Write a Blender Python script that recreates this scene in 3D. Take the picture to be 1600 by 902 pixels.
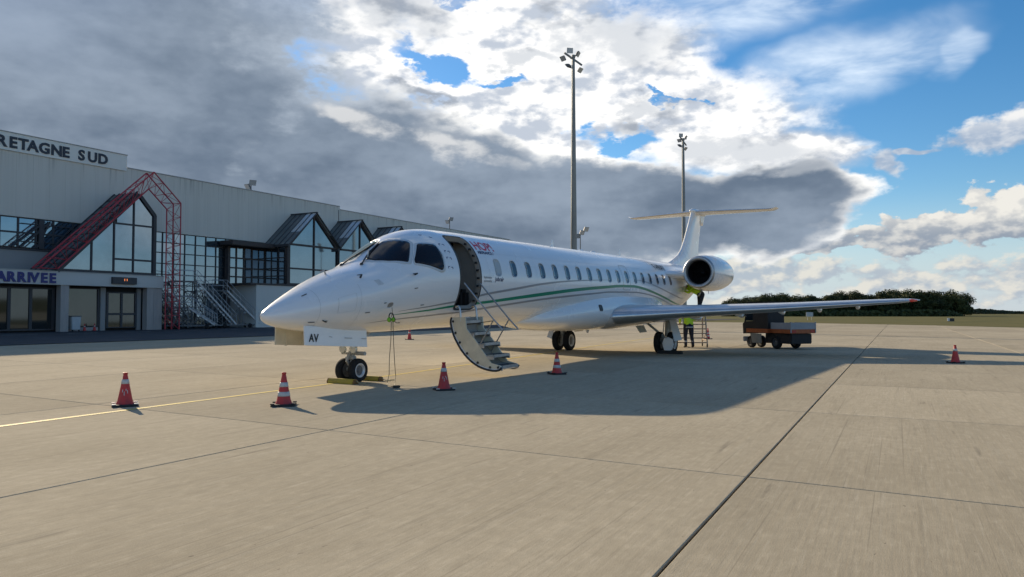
import bpy, bmesh, math, random
from mathutils import Vector, Matrix, Euler
R = math.radians
random.seed(7)
for o in list(bpy.data.objects): bpy.data.objects.remove(o)
scene = bpy.context.scene
COL = scene.collection

# ------------------------------------------------------------------ camera
CAM_H = 1.45
cd = bpy.data.cameras.new('camera'); cam = bpy.data.objects.new('camera', cd); COL.objects.link(cam)
cd.sensor_width = 36.0; cd.sensor_fit = 'HORIZONTAL'; cd.lens = 36.0*1160/1600
cam.location = (0, 0, CAM_H); cam.rotation_euler = (R(90+1.876), 0, 0)
cd.clip_start = .1; cd.clip_end = 6000
scene.camera = cam
scene.render.resolution_x = 1024; scene.render.resolution_y = 577

# ------------------------------------------------------------------ light
SUN_AZ = -37.2          # degrees from +Y, negative = left of the view
SUN_EL = 22.5
sd = bpy.data.lights.new('sun', 'SUN'); sun = bpy.data.objects.new('sun', sd); COL.objects.link(sun)
sd.energy = 5.0; sd.angle = R(.55); sd.color = (1.0, .84, .62)
sdir = Vector((math.sin(R(SUN_AZ))*math.cos(R(SUN_EL)), math.cos(R(SUN_AZ))*math.cos(R(SUN_EL)), math.sin(R(SUN_EL))))
sun.rotation_euler = sdir.to_track_quat('Z', 'Y').to_euler()
sun.location = (-40, 40, 60)
vs = scene.view_settings
vs.view_transform = 'Standard'; vs.look = 'None'; vs.gamma = 1.0; vs.exposure = 0.25; vs.use_curve_mapping = False

# ------------------------------------------------------------------ sky
world = bpy.data.worlds.new('World'); scene.world = world; world.use_nodes = True
def build_sky():
    nt = world.node_tree; nt.nodes.clear(); N = nt.nodes.new; L = nt.links.new
    def m(op, a, b=None, c=None, clamp=False):
        n = N('ShaderNodeMath'); n.operation = op; n.use_clamp = clamp
        for i, v in enumerate((a, b, c)):
            if v is None: continue
            if hasattr(v, 'links'): L(v, n.inputs[i])
            else: n.inputs[i].default_value = v
        return n.outputs[0]
    def vm(op, a, b=None):
        n = N('ShaderNodeVectorMath'); n.operation = op
        for i, v in enumerate((a, b)):
            if v is None: continue
            if hasattr(v, 'links'): L(v, n.inputs[i])
            else: n.inputs[i].default_value = v
        return n
    def smooth(v, a, b, lo=0., hi=1.):
        n = N('ShaderNodeMapRange'); n.interpolation_type = 'SMOOTHSTEP'
        L(v, n.inputs[0]); n.inputs[1].default_value = a; n.inputs[2].default_value = b
        n.inputs[3].default_value = lo; n.inputs[4].default_value = hi
        return n.outputs[0]
    def mix(f, a, b):
        n = N('ShaderNodeMix'); n.data_type = 'RGBA'
        for i, v in ((0, f), (6, a), (7, b)):
            if hasattr(v, 'links'): L(v, n.inputs[i])
            else: n.inputs[i].default_value = v if i == 0 else (*v, 1)
        return n.outputs[2]
    def noise(vec, scale, detail=6, rough=.55, dist=0.):
        n = N('ShaderNodeTexNoise'); L(vec, n.inputs['Vector']); n.inputs['Scale'].default_value = scale
        n.inputs['Detail'].default_value = detail; n.inputs['Roughness'].default_value = rough; n.inputs['Distortion'].default_value = dist
        return n
    tc = N('ShaderNodeTexCoord'); D = tc.outputs['Generated']
    sep = N('ShaderNodeSeparateXYZ'); L(D, sep.inputs[0])
    az = m('MULTIPLY', m('ARCTAN2', sep.outputs[0], sep.outputs[1]), 57.29578)
    el = m('MULTIPLY', m('ARCSINE', sep.outputs[2]), 57.29578)
    # cloud-space vector: squashed so that clouds look wider than tall
    Q = vm('MULTIPLY', D, (1., 1., 2.0)).outputs[0]
    warp = noise(Q, 7.0, 3, .6)
    p0 = N('ShaderNodeCombineXYZ'); L(az, p0.inputs[0]); L(el, p0.inputs[1])
    wv = vm('MULTIPLY', vm('SUBTRACT', warp.outputs['Color'], (.5, .5, .5)).outputs[0], (7.0, 3.6, 0)).outputs[0]
    P = vm('ADD', p0.outputs[0], wv).outputs[0]
    def blob(c, vec=None):
        a, e, rx, ry = c[:4]; rot = c[4] if len(c) > 4 else 0
        mp = N('ShaderNodeMapping'); mp.vector_type = 'TEXTURE'; L(vec or P, mp.inputs[0])
        mp.inputs[1].default_value = (a, e, 0); mp.inputs[2].default_value = (0, 0, R(rot)); mp.inputs[3].default_value = (rx, ry, 1)
        return m('SUBTRACT', 1.0, vm('LENGTH', mp.outputs[0]).outputs['Value'])
    def union(lst, vec=None):
        o = None
        for c in lst:
            b = blob(c, vec); o = b if o is None else m('SMOOTH_MAX', o, b, .18)
        return o
    nfn = noise(Q, 13.0, 6, .6); nfine = nfn.outputs['Fac']
    wv2 = vm('MULTIPLY', vm('SUBTRACT', nfn.outputs['Color'], (.5, .5, .5)).outputs[0], (11.0, 6.5, 0)).outputs[0]
    P2 = vm('ADD', P, wv2).outputs[0]
    nmid = noise(Q, 5.0, 3, .52, .2).outputs['Fac']
    nfe = m('SUBTRACT', nfine, .5)
    # --- blue
    st = N('ShaderNodeTexSky'); st.sky_type = 'NISHITA'; st.sun_disc = False
    st.sun_elevation = R(SUN_EL); st.sun_rotation = R(SUN_AZ); st.air_density = 1.0; st.dust_density = .2; st.ozone_density = 3.0
    hs = N('ShaderNodeHueSaturation'); hs.inputs['Saturation'].default_value = 1.30; L(st.outputs[0], hs.inputs['Color'])
    blue = vm('MULTIPLY', hs.outputs[0], (SKY_STR,)*3).outputs[0]
    c = blue
    # --- high thin cirrus
    Qc = vm('MULTIPLY', D, (2.0, 1.0, 5.5)).outputs[0]
    nc = noise(Qc, 3.4, 5, .58, .5).outputs['Fac']
    ci = smooth(union([(24.2, 17.0, 8.6, 3.0, 8), (13.0, 21.5, 16, 3.4, 6), (30, 23.5, 16, 2.2, 0), (30.6, 16.6, 1.6, 1.9, -20)]), -.10, .60)
    ca = m('MULTIPLY', m('MULTIPLY', ci, smooth(nc, .22, .80)), .95)
    c = mix(ca, c, (.74, .84, .95))
    # --- small-scale noise for distant puffs, with a second sample towards the light for relief
    Qp = vm('MULTIPLY', D, (1., 1., 1.7)).outputs[0]
    npf = noise(Qp, 30.0, 6, .56).outputs['Fac']
    npu = noise(vm('ADD', Qp, (-.008, .0, .013)).outputs[0], 30.0, 3, .5).outputs['Fac']
    prel = m('SUBTRACT', npf, npu); pfe = m('SUBTRACT', npf, .5)
    nup = noise(vm('ADD', Q, (-.014, .0, .034)).outputs[0], 13.0, 3, .6).outputs['Fac']
    relief = m('SUBTRACT', nfine, nup)
    # --- pale haze and small cumulus low over the horizon
    c = mix(m('MULTIPLY', smooth(el, 9.0, .5), .84), c, (.47, .55, .63))
    bs = union([(18.0, 2.9, 9.5, 2.6), (28.5, 2.2, 9.0, 2.5), (38, 2.0, 9.0, 2.3), (11.0, 4.4, 7.6, 1.8)], p0.outputs[0])
    ba = smooth(m('ADD', m('ADD', m('MULTIPLY', bs, .8), m('MULTIPLY', pfe, 3.4)), m('MULTIPLY', nfe, 1.4)), -.05, .50)
    c = mix(m('MULTIPLY', ba, .85), c, mix(smooth(prel, -.10, .17), (.37, .42, .485), (.68, .65, .585)))
    # --- cumulus line with grey bases
    lw = union([(22.6, 5.2, 4.2, 1.2), (28.6, 5.3, 5.4, 1.5), (34.6, 6.0, 5.0, 2.1, 8), (41, 6.2, 6, 2), (18.5, 4.7, 3.5, .7)])
    ld = m('ADD', m('ADD', m('MULTIPLY', lw, 1.1), m('MULTIPLY', pfe, 2.4)), m('MULTIPLY', nfe, .9))
    la = smooth(ld, .0, .20)
    tops = m('ADD', m('MULTIPLY', smooth(el, 4.9, 7.4), .70), m('MULTIPLY', smooth(prel, -.10, .18), .62), clamp=True)
    c = mix(m('MULTIPLY', la, .95), c, mix(tops, (.255, .295, .36), (.76, .73, .67)))
    # --- small cumulus and fragments in the blue
    cu = union([(34.2, 11.9, 3.6, 1.6, 6), (27.4, 10.2, 1.4, 1.2, -25), (29.2, 10.9, 2.0, .4, 4), (25, 11.4, 1.6, .4, 10)])
    cua = smooth(m('ADD', m('ADD', m('MULTIPLY', cu, 1.0), m('MULTIPLY', pfe, 1.5)), m('MULTIPLY', nfe, .6)), .0, .42)
    ctop = m('ADD', m('MULTIPLY', smooth(el, 11.2, 12.8), .62), m('MULTIPLY', smooth(prel, -.08, .16), .45), clamp=True)
    c = mix(m('MULTIPLY', cua, .90), c, mix(ctop, (.34, .41, .52), (.84, .82, .79)))
    # --- clouds over the rest of the sky, out of the picture
    far = m('MAXIMUM', smooth(m('ABSOLUTE', az), 42, 62), smooth(el, 26, 40))
    gn = noise(Q, 2.6, 3, .56).outputs['Fac']
    ga = m('MULTIPLY', smooth(gn, .54, .66), far)
    c = mix(m('MULTIPLY', ga, .9), c, mix(smooth(nmid, .38, .66), (.36, .41, .48), (.80, .79, .77)))
    # --- bright back-lit cloud, thin and broken
    wh = union([(2.5, 17.0, 11.5, 7.6), (13.2, 14.6, 9.5, 3.6, -12), (-2.0, 22.5, 6.5, 3.6), (-9.0, 19.0, 6.0, 3.2), (-12, 21.5, 5, 3), (20.4, 12.0, 5.6, 1.8, -10), (12.2, 17.6, 4.0, 2.4)])
    ho = union([(-5.4, 18.6, 5.0, 1.25, -16), (.2, 17.7, 3.2, .8, -10), (7.6, 13.6, 4.8, 1.35, -2), (-3.2, 23.2, 1.8, 1.0), (12.5, 16.0, 2.2, .5, -20)], P2)
    wd = m('ADD', m('ADD', m('MULTIPLY', wh, 1.5), m('MULTIPLY', nfe, 1.2)), m('MULTIPLY', pfe, .5))
    hz_ = m('ADD', m('ADD', ho, m('MULTIPLY', nfe, .9)), m('MULTIPLY', pfe, .9))
    wd = m('SUBTRACT', wd, m('MULTIPLY', smooth(hz_, -.25, .95), 1.75))
    wa = smooth(wd, -.42, .50)
    wsh = smooth(m('ADD', m('ADD', nmid, m('MULTIPLY', relief, 1.1)), m('MULTIPLY', prel, .45)), .34, .62)
    c = mix(wa, c, mix(wsh, (.47, .52, .60), (1.0, .985, .96)))
    # --- grey patches inside the bright cloud
    g2 = union([(8.4, 20.6, 6.6, 3.0, -14), (1.5, 19.2, 4.2, 1.0, -10), (-9.5, 22.6, 8.2, 3.4), (17.2, 12.2, 8.0, 1.7, -10), (4.0, 22.0, 4, 1.0), (10, 15.2, 4.4, .9), (-6.5, 16.2, 3, .8, -25)], P2)
    g2a = smooth(m('ADD', m('ADD', m('MULTIPLY', g2, 1.0), m('MULTIPLY', nfe, 1.3)), m('MULTIPLY', pfe, .7)), -.05, .70)
    c = mix(m('MULTIPLY', g2a, .88), c, mix(smooth(m('ADD', nmid, m('MULTIPLY', relief, .8)), .36, .62), (.30, .335, .39), (.58, .61, .65)))
    # --- the dark bank: bright torn rim towards the light, blue-grey body
    bk = union([(-36, 12.5, 25.5, 25), (-9.5, 8.8, 15.2, 8.0, -10), (8.6, 7.7, 15.5, 4.3, -3), (-24, 2.0, 26, 9.5), (-75, 14, 40, 30), (18.8, 8.2, 7.8, 3.0, 0), (1.0, 8.4, 9.5, 5.0, -10), (15, 6.0, 9, 2.2)])
    bd = m('ADD', m('ADD', m('MULTIPLY', bk, 1.8), m('MULTIPLY', nfe, 1.25)), m('MULTIPLY', pfe, .45))
    bal = smooth(bd, -.06, .26)
    thick = smooth(m('ADD', bd, m('MULTIPLY', m('SUBTRACT', nmid, .5), 1.1)), .02, .58)
    soft = noise(vm('MULTIPLY', D, (1., 1., 2.6)).outputs[0], 3.0, 4, .5, 0).outputs['Fac']
    body = m('ADD', m('ADD', soft, m('MULTIPLY', relief, .30)), m('MULTIPLY', prel, .10))
    darkgrey = mix(smooth(body, .28, .72), (.115, .157, .220), (.258, .315, .395))
    rim = mix(smooth(az, -15, -4), (.36, .42, .50), mix(smooth(relief, -.12, .12), (.55, .58, .62), (.95, .94, .91)))
    bc = mix(thick, rim, darkgrey)
    # torn lighter streaks inside the bank, and a thinner, bluer top left
    tear = union([(-6.0, 12.6, 4.0, 1.2, -12), (21.5, 10.3, 3.6, .8, 6), (1.0, 11.4, 2.4, .7), (-12.5, 14.2, 4.0, 1.1, -20)])
    ta = smooth(m('ADD', m('ADD', tear, m('MULTIPLY', nfe, 1.6)), m('MULTIPLY', pfe, 1.0)), .0, .70)
    bc = mix(m('MULTIPLY', ta, .62), bc, mix(smooth(relief, -.1, .12), (.42, .45, .49), (.80, .79, .77)))
    lift = m('MULTIPLY', smooth(union([(-40, 25, 20, 12), (-17, 25, 12, 5)]), -.1, .9), .50)
    bc = mix(lift, bc, (.34, .43, .59))
    c = mix(bal, c, bc)
    # the land below the horizon
    c = mix(smooth(el, -.2, -1.2), c, (.16, .15, .12))
    bg = N('ShaderNodeBackground'); bg.inputs[1].default_value = 1.0; L(c, bg.inputs[0])
    out = N('ShaderNodeOutputWorld'); L(bg.outputs[0], out.inputs[0])
SKY_STR = .112
build_sky()
world.cycles.sampling_method = 'MANUAL'; world.cycles.sample_map_resolution = 512

# ------------------------------------------------------------------ helpers
def link(o, parent=None):
    COL.objects.link(o)
    if parent is not None: o.parent = parent
    return o
def tag(o, label=None, cat=None, group=None, kind=None):
    if label: o['label'] = label
    if cat: o['category'] = cat
    if group: o['group'] = group
    if kind: o['kind'] = kind
    return o
def empty(name, loc=(0, 0, 0), rz=0., parent=None):
    o = bpy.data.objects.new(name, None); o.empty_display_size = .3
    o.location = loc; o.rotation_euler = (0, 0, rz); return link(o, parent)
def V(*a): return Vector(a)

class MB:
    """collects shapes and links them as one mesh object"""
    def __init__(s): s.v = []; s.f = []; s.mi = []; s.cur = 0
    def add(s, vs, fs):
        b = len(s.v); s.v += [tuple(x) for x in vs]
        for f in fs: s.f.append(tuple(i+b for i in f)); s.mi.append(s.cur)
        return s
    def box(s, c, d, rot=None):
        hx, hy, hz = d[0]/2, d[1]/2, d[2]/2; c = Vector(c)
        P = [Vector((x, y, z)) for z in (-hz, hz) for x, y in ((-hx, -hy), (hx, -hy), (hx, hy), (-hx, hy))]
        if rot is not None:
            M_ = rot if isinstance(rot, Matrix) else Euler(rot).to_matrix()
            P = [M_ @ p for p in P]
        return s.add([p+c for p in P], [(3, 2, 1, 0), (4, 5, 6, 7), (0, 1, 5, 4), (1, 2, 6, 5), (2, 3, 7, 6), (3, 0, 4, 7)])
    def box2(s, x0, x1, y0, y1, z0, z1): return s.box(((x0+x1)/2, (y0+y1)/2, (z0+z1)/2), (abs(x1-x0), abs(y1-y0), abs(z1-z0)))
    def tube(s, p0, p1, r0, r1=None, n=8, cap=True):
        return s.path([p0, p1], [r0, r0 if r1 is None else r1], n, cap)
    def path(s, pts, r, n=8, cap=True):
        pts = [Vector(p) for p in pts]
        if not hasattr(r, '__len__'): r = [r]*len(pts)
        rings = []; ref = None
        for i, p in enumerate(pts):
            t = (pts[min(i+1, len(pts)-1)]-pts[max(i-1, 0)]).normalized()
            if ref is None:
                ref = Vector((0, 0, 1)) if abs(t.z) < .9 else Vector((1, 0, 0))
            u = t.cross(ref); u = u.normalized() if u.length > 1e-6 else t.orthogonal().normalized()
            w = u.cross(t).normalized(); ref = w
            rings.append([p + (u*math.cos(a)+w*math.sin(a))*r[i] for a in (2*math.pi*k/n for k in range(n))])
        vs = [q for g in rings for q in g]; fs = []
        for i in range(len(pts)-1):
            for k in range(n):
                a = i*n+k; b = i*n+(k+1) % n; fs.append((a, a+n, b+n, b))
        if cap: fs.append(tuple(range(n))); fs.append(tuple(reversed(range((len(pts)-1)*n, len(pts)*n))))
        return s.add(vs, fs)
    def bar(s, p0, p1, w, h=None, up=(0, 0, 1)):
        p0 = Vector(p0); p1 = Vector(p1); h = h or w
        t = (p1-p0).normalized(); up = Vector(up)
        if abs(t.dot(up)) > .98: up = Vector((1, 0, 0))
        a = t.cross(up).normalized(); b = a.cross(t).normalized()
        vs = [p + a*x*w/2 + b*y*h/2 for p in (p0, p1) for x, y in ((-1, -1), (1, -1), (1, 1), (-1, 1))]
        return s.add(vs, [(0, 1, 2, 3), (7, 6, 5, 4), (0, 4, 5, 1), (1, 5, 6, 2), (2, 6, 7, 3), (3, 7, 4, 0)])
    def lathe(s, prof, c=(0, 0, 0), ax=(0, 0, 1), n=24, close=False):
        """prof: (radius, height) pairs along axis"""
        ax = Vector(ax).normalized(); u = ax.orthogonal().normalized(); w = ax.cross(u); c = Vector(c)
        vs = [c + ax*h + (u*math.cos(a)+w*math.sin(a))*r for r, h in prof for a in (2*math.pi*k/n for k in range(n))]
        m_ = len(prof); fs = []
        for i in range(m_ if close else m_-1):
            for k in range(n):
                a = i*n+k; b = i*n+(k+1) % n; j = ((i+1) % m_)*n
                fs.append((a, b, j+(k+1) % n, j+k))
        if not close:
            if prof[0][0] > 1e-5: fs.append(tuple(reversed(range(n))))
            if prof[-1][0] > 1e-5: fs.append(tuple(range((m_-1)*n, m_*n)))
        return s.add(vs, fs)
    def prism(s, poly, fn, t0, t1):
        """poly of 2-D points, fn(a,b,t) -> 3-D point"""
        n = len(poly)
        vs = [fn(a, b, t0) for a, b in poly] + [fn(a, b, t1) for a, b in poly]
        fs = [tuple(range(n)), tuple(reversed(range(n, 2*n)))] + [(i, i+n, (i+1) % n+n, (i+1) % n) for i in range(n)]
        return s.add(vs, fs)
    def loft(s, rings, closed=True, caps=True):
        n = len(rings[0]); vs = [p for r in rings for p in r]; fs = []
        for i in range(len(rings)-1):
            for k in range(n if closed else n-1):
                a = i*n+k; b = i*n+(k+1) % n; fs.append((a, b, b+n, a+n))
        if caps and closed: fs.append(tuple(reversed(range(n)))); fs.append(tuple(range((len(rings)-1)*n, len(rings)*n)))
        return s.add(vs, fs)
    def mesh(s, name, mats, smooth=False, angle=None, fix=True, bevel=0):
        me = bpy.data.meshes.new(name); me.from_pydata(s.v, [], s.f)
        for m_ in (mats if isinstance(mats, (list, tuple)) else [mats]): me.materials.append(m_)
        if any(s.mi): me.polygons.foreach_set('material_index', s.mi)
        if fix or bevel:
            bm = bmesh.new(); bm.from_mesh(me)
            if fix: bmesh.ops.recalc_face_normals(bm, faces=bm.faces)
            if bevel:
                es = [e for e in bm.edges if len(e.link_faces) == 2 and e.calc_face_angle(0) > .6]
                bmesh.ops.bevel(bm, geom=es, offset=bevel, segments=2, affect='EDGES', clamp_overlap=True)
            bm.to_mesh(me); bm.free()
        if smooth:
            me.polygons.foreach_set('use_smooth', [True]*len(me.polygons))
            if angle: me.set_sharp_from_angle(angle=R(angle))
        me.update(); return me
    def build(s, name, mats, parent=None, **k):
        return link(bpy.data.objects.new(name, s.mesh(name, mats, **k)), parent)
def inst(name, me, parent=None, loc=(0, 0, 0), rot=(0, 0, 0), sc=(1, 1, 1)):
    o = bpy.data.objects.new(name, me); o.location = loc; o.rotation_euler = rot; o.scale = sc; return link(o, parent)
_unit = {}
def blk(name, mt, parent, x0, x1, y0, y1, z0, z1):
    """axis aligned block that shares one cube mesh per material"""
    if mt.name not in _unit: _unit[mt.name] = MB().box((0, 0, 0), (1, 1, 1)).mesh('block_'+mt.name, mt)
    return inst(name, _unit[mt.name], parent, ((x0+x1)/2, (y0+y1)/2, (z0+z1)/2), (0, 0, 0), (abs(x1-x0), abs(y1-y0), abs(z1-z0)))
def text_mesh(txt, size, depth, mt, bold=0., shear=0., align='LEFT', spacing=1., sx=1.):
    cu = bpy.data.curves.new('lettering', 'FONT'); cu.body = txt; cu.size = size; cu.extrude = depth; cu.offset = bold; cu.shear = shear
    cu.align_x = align; cu.space_character = spacing; cu.resolution_u = 3
    o = bpy.data.objects.new('tmp', cu); COL.objects.link(o)
    bpy.context.view_layer.update()
    me = bpy.data.meshes.new_from_object(o.evaluated_get(bpy.context.evaluated_depsgraph_get()))
    bpy.data.objects.remove(o); bpy.data.curves.remove(cu)
    if sx != 1.: me.transform(Matrix.Diagonal((sx, 1, 1, 1)))
    me.materials.clear(); me.materials.append(mt); me.name = 'lettering'
    return me

# ------------------------------------------------------------------ materials
def mat(name, col, rough=.6, metal=0., spec=.5, var=0., vscale=2., stretch=(1, 1, 1), bump=0., bscale=30., coat=0., emit=None, col2=None, thr=(.35, .65), rnd=0., detail=5):
    mt = bpy.data.materials.new(name); mt.use_nodes = True; nt = mt.node_tree; N = nt.nodes.new; L = nt.links.new
    b = nt.nodes['Principled BSDF']; b.inputs['Base Color'].default_value = (*col, 1); b.inputs['Roughness'].default_value = rough
    b.inputs['Metallic'].default_value = metal; b.inputs['Specular IOR Level'].default_value = spec
    if coat: b.inputs['Coat Weight'].default_value = coat; b.inputs['Coat Roughness'].default_value = .08
    if emit: b.inputs['Emission Color'].default_value = (*emit[:3], 1); b.inputs['Emission Strength'].default_value = emit[3]
    if var or bump or col2 or rnd:
        tc = N('ShaderNodeTexCoord'); mp = N('ShaderNodeMapping'); L(tc.outputs['Object'], mp.inputs[0]); mp.inputs[3].default_value = stretch
        oi = N('ShaderNodeObjectInfo')
        if rnd:
            mr = N('ShaderNodeMath'); mr.operation = 'MULTIPLY'; mr.inputs[1].default_value = 37.; L(oi.outputs['Random'], mr.inputs[0]); L(mr.outputs[0], mp.inputs[1])
        if var or col2:
            n = N('ShaderNodeTexNoise'); L(mp.outputs[0], n.inputs['Vector']); n.inputs['Scale'].default_value = vscale; n.inputs['Detail'].default_value = detail; n.inputs['Roughness'].default_value = .62
            r = N('ShaderNodeMapRange'); L(n.outputs['Fac'], r.inputs[0]); r.inputs[1].default_value = thr[0]; r.inputs[2].default_value = thr[1]
            c2 = col2 or tuple(c*(1+var) for c in col); c1 = col if col2 else tuple(c*(1-var) for c in col)
            mx = N('ShaderNodeMix'); mx.data_type = 'RGBA'; L(r.outputs[0], mx.inputs[0]); mx.inputs[6].default_value = (*c1, 1); mx.inputs[7].default_value = (*c2, 1)
            o_ = mx.outputs[2]
            if rnd:
                h = N('ShaderNodeHueSaturation'); L(o_, h.inputs['Color'])
                q = N('ShaderNodeMapRange'); L(oi.outputs['Random'], q.inputs[0]); q.inputs[3].default_value = 1-rnd; q.inputs[4].default_value = 1+rnd
                L(q.outputs[0], h.inputs['Value']); o_ = h.outputs[0]
            L(o_, b.inputs['Base Color'])
        if bump:
            n2 = N('ShaderNodeTexNoise'); L(mp.outputs[0], n2.inputs['Vector']); n2.inputs['Scale'].default_value = bscale; n2.inputs['Detail'].default_value = 4
            bp = N('ShaderNodeBump'); bp.inputs['Strength'].default_value = bump; bp.inputs['Distance'].default_value = .02; L(n2.outputs['Fac'], bp.inputs['Height']); L(bp.outputs[0], b.inputs['Normal'])
    return mt

def concrete_material(name, slab):
    mt = bpy.data.materials.new(name); mt.use_nodes = True; nt = mt.node_tree; N = nt.nodes.new; L = nt.links.new
    b = nt.nodes['Principled BSDF']; b.inputs['Roughness'].default_value = 1.0; b.inputs['Specular IOR Level'].default_value = .04
    tc = N('ShaderNodeTexCoord'); oi = N('ShaderNodeObjectInfo')
    off = N('ShaderNodeVectorMath'); off.operation = 'ADD'; L(tc.outputs['Object'], off.inputs[0]); L(oi.outputs['Location'], off.inputs[1])
    def noise(scale, st, det=6, rough=.6):
        mp = N('ShaderNodeMapping'); mp.inputs[3].default_value = st; L(off.outputs[0], mp.inputs[0])
        n = N('ShaderNodeTexNoise'); L(mp.outputs[0], n.inputs['Vector']); n.inputs['Scale'].default_value = scale; n.inputs['Detail'].default_value = det; n.inputs['Roughness'].default_value = rough
        return n.outputs['Fac']
    def rng(v, a, b_, c=0., d=1.):
        r = N('ShaderNodeMapRange'); L(v, r.inputs[0]); r.inputs[1].default_value = a; r.inputs[2].default_value = b_; r.inputs[3].default_value = c; r.inputs[4].default_value = d; return r.outputs[0]
    def mix(f, a, b_, blend='MIX'):
        n = N('ShaderNodeMix'); n.data_type = 'RGBA'; n.blend_type = blend
        for i, v in ((0, f), (6, a), (7, b_)):
            if hasattr(v, 'links'): L(v, n.inputs[i])
            else: n.inputs[i].default_value = v if i == 0 else (*v, 1)
        return n.outputs[2]
    broad = noise(.55, (.5, 1, 1), 4)
    c = mix(rng(broad, .32, .68), (0.359, 0.300, 0.220), (0.452, 0.381, 0.284))
    streak = noise(5.5, (.05, 1, 1), 5, .7)
    c = mix(rng(streak, .56, .72, 0, .50), c, (0.223, 0.188, 0.142))
    streak2 = noise(7.0, (.08, 1, 1), 4, .7)
    c = mix(rng(streak2, .55, .72, 0, .40), c, (0.475, 0.412, 0.318))
    blot = noise(2.3, (.6, 1, 1), 6, .7)
    c = mix(rng(blot, .62, .78, 0, .30), c, (0.204, 0.174, 0.133))
    speck = noise(70., (1, 1, 1), 2, .5); mott = noise(9., (.7, 1, 1), 7, .72)
    c = mix(rng(mott, .38, .64, .34, 0), c, (0.257, 0.215, 0.159)); c = mix(rng(mott, .55, .75, 0, .30), c, (0.541, 0.467, 0.361))
    c = mix(rng(speck, .62, .80, 0, .35), c, (0.204, 0.174, 0.133))
    fstr = noise(38., (.045, 1, 1), 4, .7); c = mix(rng(fstr, .54, .70, 0, .42), c, (.24, .20, .15)); c = mix(rng(fstr, .30, .44, .35, 0), c, (.56, .49, .39))
    grit = noise(210., (.6, 1, 1), 2, .6); c = mix(rng(grit, .36, .50, .40, 0), c, (.20, .165, .12)); c = mix(rng(grit, .56, .70, 0, .35), c, (.56, .49, .39))
    pit = noise(24., (.5, 1, 1), 2, .5); c = mix(rng(pit, .735, .76, 0, .6), c, (.10, .085, .07))
    # tyre scuffs and stains: sparse short dark dashes along the broom direction
    dash = noise(2.6, (.22, 2.6, 1), 3, .5)
    c = mix(rng(dash, .66, .76, 0, .45), c, (0.114, 0.101, 0.086))
    score = noise(34.0, (.004, 1, 1), 1.5, .4)
    c = mix(rng(score, .70, .73, 0, .32), c, (0.162, 0.137, 0.107))
    oil = noise(1.1, (1, 1, 1), 4, .55)
    c = mix(rng(oil, .70, .80, 0, .40), c, (0.133, 0.114, 0.090))
    tone = rng(oi.outputs['Random'], 0, 1, .90, 1.07)
    gain = N('ShaderNodeVectorMath'); gain.operation = 'MULTIPLY'; L(c, gain.inputs[0]); gain.inputs[1].default_value = (1.115, 1.145, 1.115)
    hs = N('ShaderNodeHueSaturation'); L(gain.outputs[0], hs.inputs['Color']); L(tone, hs.inputs['Value'])
    col = hs.outputs[0]
    if not slab:
        # joint pattern for the unbuilt remainder of the field
        wv = None
        for ax, per, wdt in ((0, SL_U, .02), (1, SL_V, .03)):
            sp = N('ShaderNodeSeparateXYZ'); L(tc.outputs['Object'], sp.inputs[0])
            if ax == 0:
                k = N('ShaderNodeMath'); k.operation = 'MULTIPLY_ADD'; L(sp.outputs[1], k.inputs[0]); k.inputs[1].default_value = -math.tan(SK); L(sp.outputs[0], k.inputs[2]); src = k.outputs[0]
            else:
                k = N('ShaderNodeMath'); k.operation = 'MULTIPLY'; L(sp.outputs[1], k.inputs[0]); k.inputs[1].default_value = 1/math.cos(SK); src = k.outputs[0]
            w = N('ShaderNodeMath'); w.operation = 'PINGPONG'; L(src, w.inputs[0]); w.inputs[1].default_value = per/2
            lt = N('ShaderNodeMath'); lt.operation = 'LESS_THAN'; L(w.outputs[0], lt.inputs[0]); lt.inputs[1].default_value = wdt/2
            if wv is None: wv = lt.outputs[0]
            else:
                mxm = N('ShaderNodeMath'); mxm.operation = 'MAXIMUM'; L(wv, mxm.inputs[0]); L(lt.outputs[0], mxm.inputs[1]); wv = mxm.outputs[0]
        col = mix(wv, col, (.03, .028, .026))
    L(col, b.inputs['Base Color'])
    h = noise(5.5, (.05, 1, 1), 5, .7); h2 = noise(120., (.3, 1, 1), 2)
    ad = N('ShaderNodeMath'); ad.operation = 'MULTIPLY_ADD'; L(h2, ad.inputs[0]); ad.inputs[1].default_value = .35; L(h, ad.inputs[2])
    bp = N('ShaderNodeBump'); bp.inputs['Strength'].default_value = .35; bp.inputs['Distance'].default_value = .012; L(ad.outputs[0], bp.inputs['Height']); L(bp.outputs[0], b.inputs['Normal'])
    return mt

# ------------------------------------------------------------------ ground, apron, slabs
def sheet(name, pts, z, mt, loc=(0, 0, 0), rz=0.):
    me = bpy.data.meshes.new(name)
    me.from_pydata([(x, y, z) for x, y in pts], [], [tuple(range(len(pts)))]); me.materials.append(mt)
    o = bpy.data.objects.new(name, me); o.location = loc; o.rotation_euler = (0, 0, rz); link(o); tag(o, kind='structure'); return o

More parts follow.
